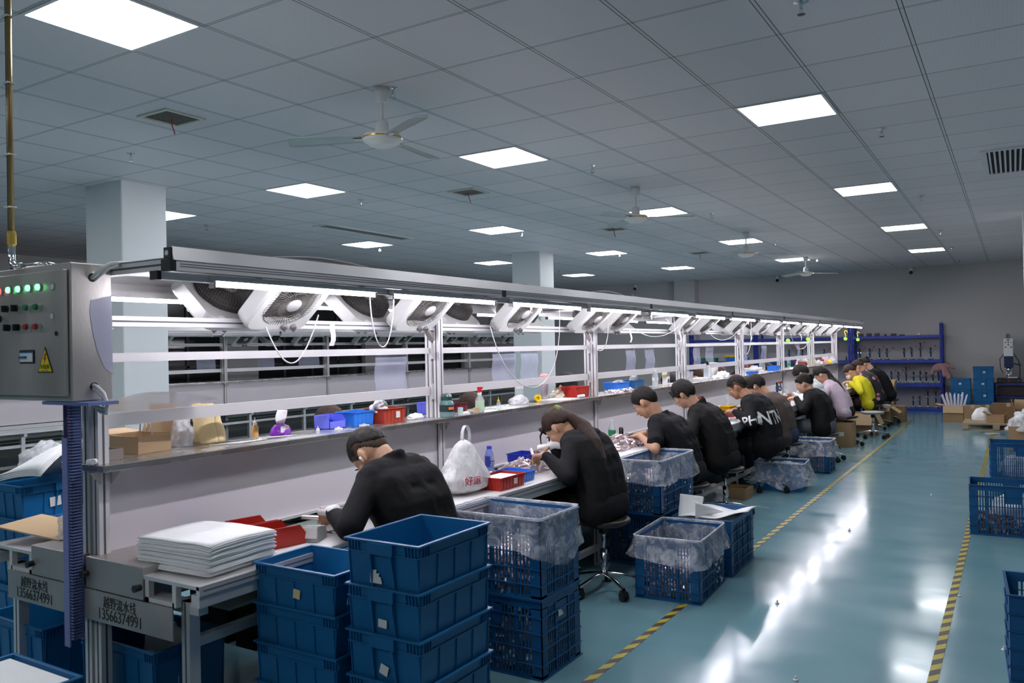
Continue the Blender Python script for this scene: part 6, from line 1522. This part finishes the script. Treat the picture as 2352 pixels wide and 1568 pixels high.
# nearest man
p1 = person('nearest man bent over the bench, black jacket, white gloves, clipped hair', (-2.32, 3.00, .54), (-2.52, 2.99, 1.035), (-2.665, 2.985, 1.075),
       ((-2.74, 2.76, .825), (-2.78, 2.93, .815)), .5, hair='short', fade=True, top=BLK, collar=1, pitch=62, gloves=(1, 1), earbud=True, vox=.0055, yaw_=4, build=1.06, knees=(.40, .40))
tube_part('shiny white tube between the fingers of the nearest man', (-2.80, 2.78, .83), (-2.74, 2.92, .835), .011)
tube_part('second small pinkish tube held in the wrapped hand of the nearest man', (-2.84, 2.70, .805), (-2.77, 2.74, .800), .011, M_SILVER)
stool('st', .45, -2.32, 3.00, .3, 'round brown-black stool under the nearest man')
# woman with ponytail
p2 = person('woman with long brown ponytail and green hair tie in a black hoodie', (-2.26, 4.76, .56), (-2.47, 4.86, .985), (-2.625, 4.82, 1.03),
       ((-2.66, 4.60, .865), (-2.72, 4.74, .90)), .5, hair='pony', hairm=M_HAIRB, top=BLK, hood=True, pitch=52, gloves=(0, 1), vox=.0055, build=1.0, yaw_=0)
tube_part('purple and white tube held by the ponytailed woman', (-2.74, 4.64, .90), (-2.70, 4.60, .865), .010)
stool('st47', .475, -2.27, 4.74, .3, 'round work stool under the ponytailed woman')
# man in polo
p3 = person('man with short black hair in a black short-sleeved polo shirt', (-2.28, 6.36, .55), (-2.48, 6.36, .975), (-2.63, 6.33, 1.10),
       ((-2.66, 6.16, .83), (-2.70, 6.28, .83)), .5, hair='short', top=cloth('black_polo', (.009, .009, .011), .25, 40), sleeve='short', collar=.6, pitch=40, vox=.006, build=1.05)
stool('st', .45, -2.28, 6.36, .8, 'round work stool under the man in a polo shirt')
# man with raised collar
p4 = person('young man with fringe in a black jacket with raised collar', (-2.28, 7.34, .53), (-2.48, 7.33, .985), (-2.645, 7.30, 1.11),
       ((-2.70, 7.16, .82), (-2.72, 7.30, .82)), .48, hair='fringe', top=BLKW, collar=2.2, pitch=36, vox=.006, build=1.04, shoes=M_WHITEP)
stool('st', .45, -2.28, 7.34, 1.5, 'round work stool under the young man with raised collar')
# hooded man with print
p5 = person('stout man in a black hoodie with large white letters on the back', (-2.24, 8.80, .51), (-2.42, 8.87, .975), (-2.60, 8.87, 1.095),
       ((-2.62, 8.60, .84), (-2.66, 8.72, .84)), .42, skin=M_SKIN2, hair='short', fade=True, top=BLK, hood=True, pitch=30, vox=.0065, build=1.14)
stool('st42', .42, -2.26, 8.82, .4, 'chrome-legged work stool under the stout hooded man')
# man in grey brown
p6 = person('man with ruffled black hair and a clear headset in a plain grey-brown long-sleeved top', (-2.28, 9.72, .51), (-2.44, 9.72, .955), (-2.62, 9.70, 1.07),
       ((-2.70, 9.50, .82), (-2.72, 9.62, .82)), .42, hair='fringe', top=cloth('grey_brown_knit', (.085, .068, .058)), pants=cloth('blue_jeans', (.03, .045, .09)), pitch=40, vox=.007, build=1.04, earbud=True)
stool('st42', .42, -2.28, 9.74, .9, 'work stool under the man in the grey-brown top')
# woman with headset
p7 = person('woman with tied black hair and white earphones in a black hoodie and grey trousers', (-2.16, 11.32, .47), (-2.31, 11.40, .895), (-2.43, 11.40, 1.015),
       ((-2.56, 11.18, .82), (-2.60, 11.30, .82)), .38, hair='bun', top=cloth('black_cloth', (.010, .010, .011)), pants=cloth('grey_trousers', (.12, .12, .14)), hood=True, pitch=22, vox=.007, build=1.12, earbud=True, hsc=1.02)
stool('st38', .37, -2.16, 11.32, .2, 'low work stool under the woman in grey trousers')
p8 = person('dark-haired worker in a white top half hidden behind the woman in a black hoodie', (-2.40, 12.30, .53), (-2.50, 12.26, 1.0), (-2.645, 12.22, 1.12),
       ((-2.80, 12.1, .82), (-2.82, 12.25, .82)), .46, hair='fringe', top=cloth('white_cloth_top', (.72, .74, .74)), pitch=40, vox=.008)
stool('st', .45, -2.40, 12.30, .2, 'work stool under the worker in white')
p9 = person('woman with a black ponytail in a lilac hooded sweater', (-2.20, 13.15, .52), (-2.44, 13.28, .945), (-2.57, 13.25, 1.06),
       ((-2.74, 13.05, .82), (-2.76, 13.2, .82)), .46, hair='pony', top=cloth('lilac_fleece', (.50, .40, .46), .5, 25), hood=True, pitch=38, vox=.008)
stool('st', .45, -2.20, 13.12, .7, 'work stool under the woman in lilac')
stool('stp', .43, -1.98, 14.25, .2, 'empty stool with a worn pale seat beside the carton', pale=True)
p10 = person('woman in a bright yellow top with hair in a clip and a pale face mask', (-2.20, 15.48, .50), (-2.37, 15.52, .925), (-2.51, 15.5, 1.03),
       ((-2.54, 15.25, .85), (-2.58, 15.38, .85)), .44, hair='bun', hairm=M_HAIRB, top=cloth('yellow_top', (.70, .62, .03)), pants=cloth('dark_brown_cloth', (.035, .022, .018)), pitch=40, vox=.0085, mask=True)
stool('st', .45, -2.20, 15.48, 1.1, 'work stool under the woman in yellow')
flor = mat('floral_black_cloth', (.012, .012, .014), .8)
n_ = flor.node_tree.nodes; l_ = flor.node_tree.links; vo = n_.new('ShaderNodeTexVoronoi'); vo.inputs['Scale'].default_value = 9; tc_ = n_.new('ShaderNodeTexCoord'); l_.new(tc_.outputs['Object'], vo.inputs['Vector'])
cr = n_.new('ShaderNodeValToRGB'); cr.color_ramp.elements[0].color = (.55, .20, .25, 1); cr.color_ramp.elements[0].position = .30; cr.color_ramp.elements[1].color = (.012, .012, .014, 1); cr.color_ramp.elements[1].position = .34
l_.new(vo.outputs['Distance'], cr.inputs[0]); l_.new(cr.outputs[0], n_['Principled BSDF'].inputs['Base Color'])
p11 = person('worker in a black jacket patterned with pink flowers', (-2.16, 16.35, .52), (-2.40, 16.45, .98), (-2.52, 16.45, 1.09), (None, None), .46, hair='bun', hairm=M_HAIRB, top=flor, pitch=45, vox=.0085, build=1.05, collar=1)
stool('st', .45, -2.16, 16.35, .2, 'work stool under the worker in the flowered jacket')
p12 = person('worker in a black track jacket with white shoulder stripes, farthest on the aisle side', (-2.08, 17.10, .54), (-2.34, 17.1, 1.02), (-2.50, 17.1, 1.12), (None, None), .48, hair='bun', top=BLK, collar=1, pitch=45, vox=.0085, build=1.08)
r12, tp12, i12 = p12
q = MB()
for s_ in (-1, 1):
    for k in range(3):
        S, E, W, fw_, sg_ = i12['arms'][0 if s_ > 0 else 1]
        a = i12['N']+i12['L']*s_*.06+i12['bk']*.02+i12['up']*(.035-.014*k); b = S+i12['up']*.078+i12['bk']*(.015-.018*k)+i12['L']*s_*.02
        q.cap(a, b, .006, .006, 6)
q.build('white_stripes', M_WHITEP, r12)
stool('st', .45, -2.08, 17.10, .2, 'work stool under the worker in the striped track jacket')
# workers on the far side, only heads and shoulders show above the shelf
far = [((-4.12, 3.95), (-3.95, 3.92, .96), (-3.82, 3.88, 1.085), 'fringe', M_HAIRB, 'dark brown hair', 'seen behind the blue bin on the near shelf'),
       ((-4.12, 5.55), (-3.95, 5.52, .96), (-3.82, 5.5, 1.085), 'bun', M_HAIRB, 'brown hair in a clip', 'seen behind the spray bottle'),
       ((-4.15, 7.25), (-3.98, 7.22, 1.03), (-3.83, 7.20, 1.175), 'fringe', M_HAIR, 'short black hair', 'whose face shows beside the long red bin'),
       ((-4.12, 10.05), (-3.96, 10.05, .95), (-3.83, 10.04, 1.075), 'fringe', M_HAIR, 'black hair', 'seen between the white box and the fourth post'),
       ((-4.12, 11.25), (-3.96, 11.25, .97), (-3.83, 11.24, 1.095), 'bun', M_HAIRB, 'hair pinned with a clip', 'left of the clear flask'),
       ((-4.12, 12.15), (-3.96, 12.15, .96), (-3.83, 12.14, 1.09), 'long', M_HAIRB, 'long brown hair', 'right of the clear flask'),
       ((-4.12, 13.35), (-3.96, 13.35, .96), (-3.83, 13.34, 1.10), 'long', M_HAIRB, 'long dark hair', 'right of the thick white roll'),
       ((-4.12, 14.9), (-3.96, 14.9, .96), (-3.83, 14.88, 1.08), 'fringe', M_HAIR, 'black hair', 'above the white device')]
for k, (hp, nk, hd, hr, hm, hl_, wh) in enumerate(far):
    person('far-side worker with %s %s' % (hl_, wh), (hp[0], hp[1], .53), nk, hd, (None, None), .46, face=1, hair=hr, hairm=hm, top=BLK, collar=1 if k == 2 else 0, pitch=48, vox=.0095)
    stool('st', .45, hp[0], hp[1], .3*k, 'stool of the far-side worker %s' % wh)
# print on the hoodie
r5, tp5, i5 = p5
bpy.context.view_layer.update()
ctr = i5['spine'](.50)+i5['bk']*.05
outv = (-i5['F']*1.0-V((0, .85, 0))).normalized()
rgt = V((0, 0, 1)).cross(outv).normalized(); 
upv = (i5['up']-outv*i5['up'].dot(outv)).normalized()
project_print(r5, tp5, i5, 'NTN', .19, ctr-rgt*.045, rgt, upv, outv, M_WHITEP)
S_, E_, W_, f_, s_ = i5['arms'][0]
project_print(r5, tp5, i5, 'PH', .14, E_.lerp(S_, .10), V((.93, 0, .25)).normalized(), V((-.25, 0, .93)).normalized(), V((0, -1, 0)), M_WHITEP, name='sleeve_print')
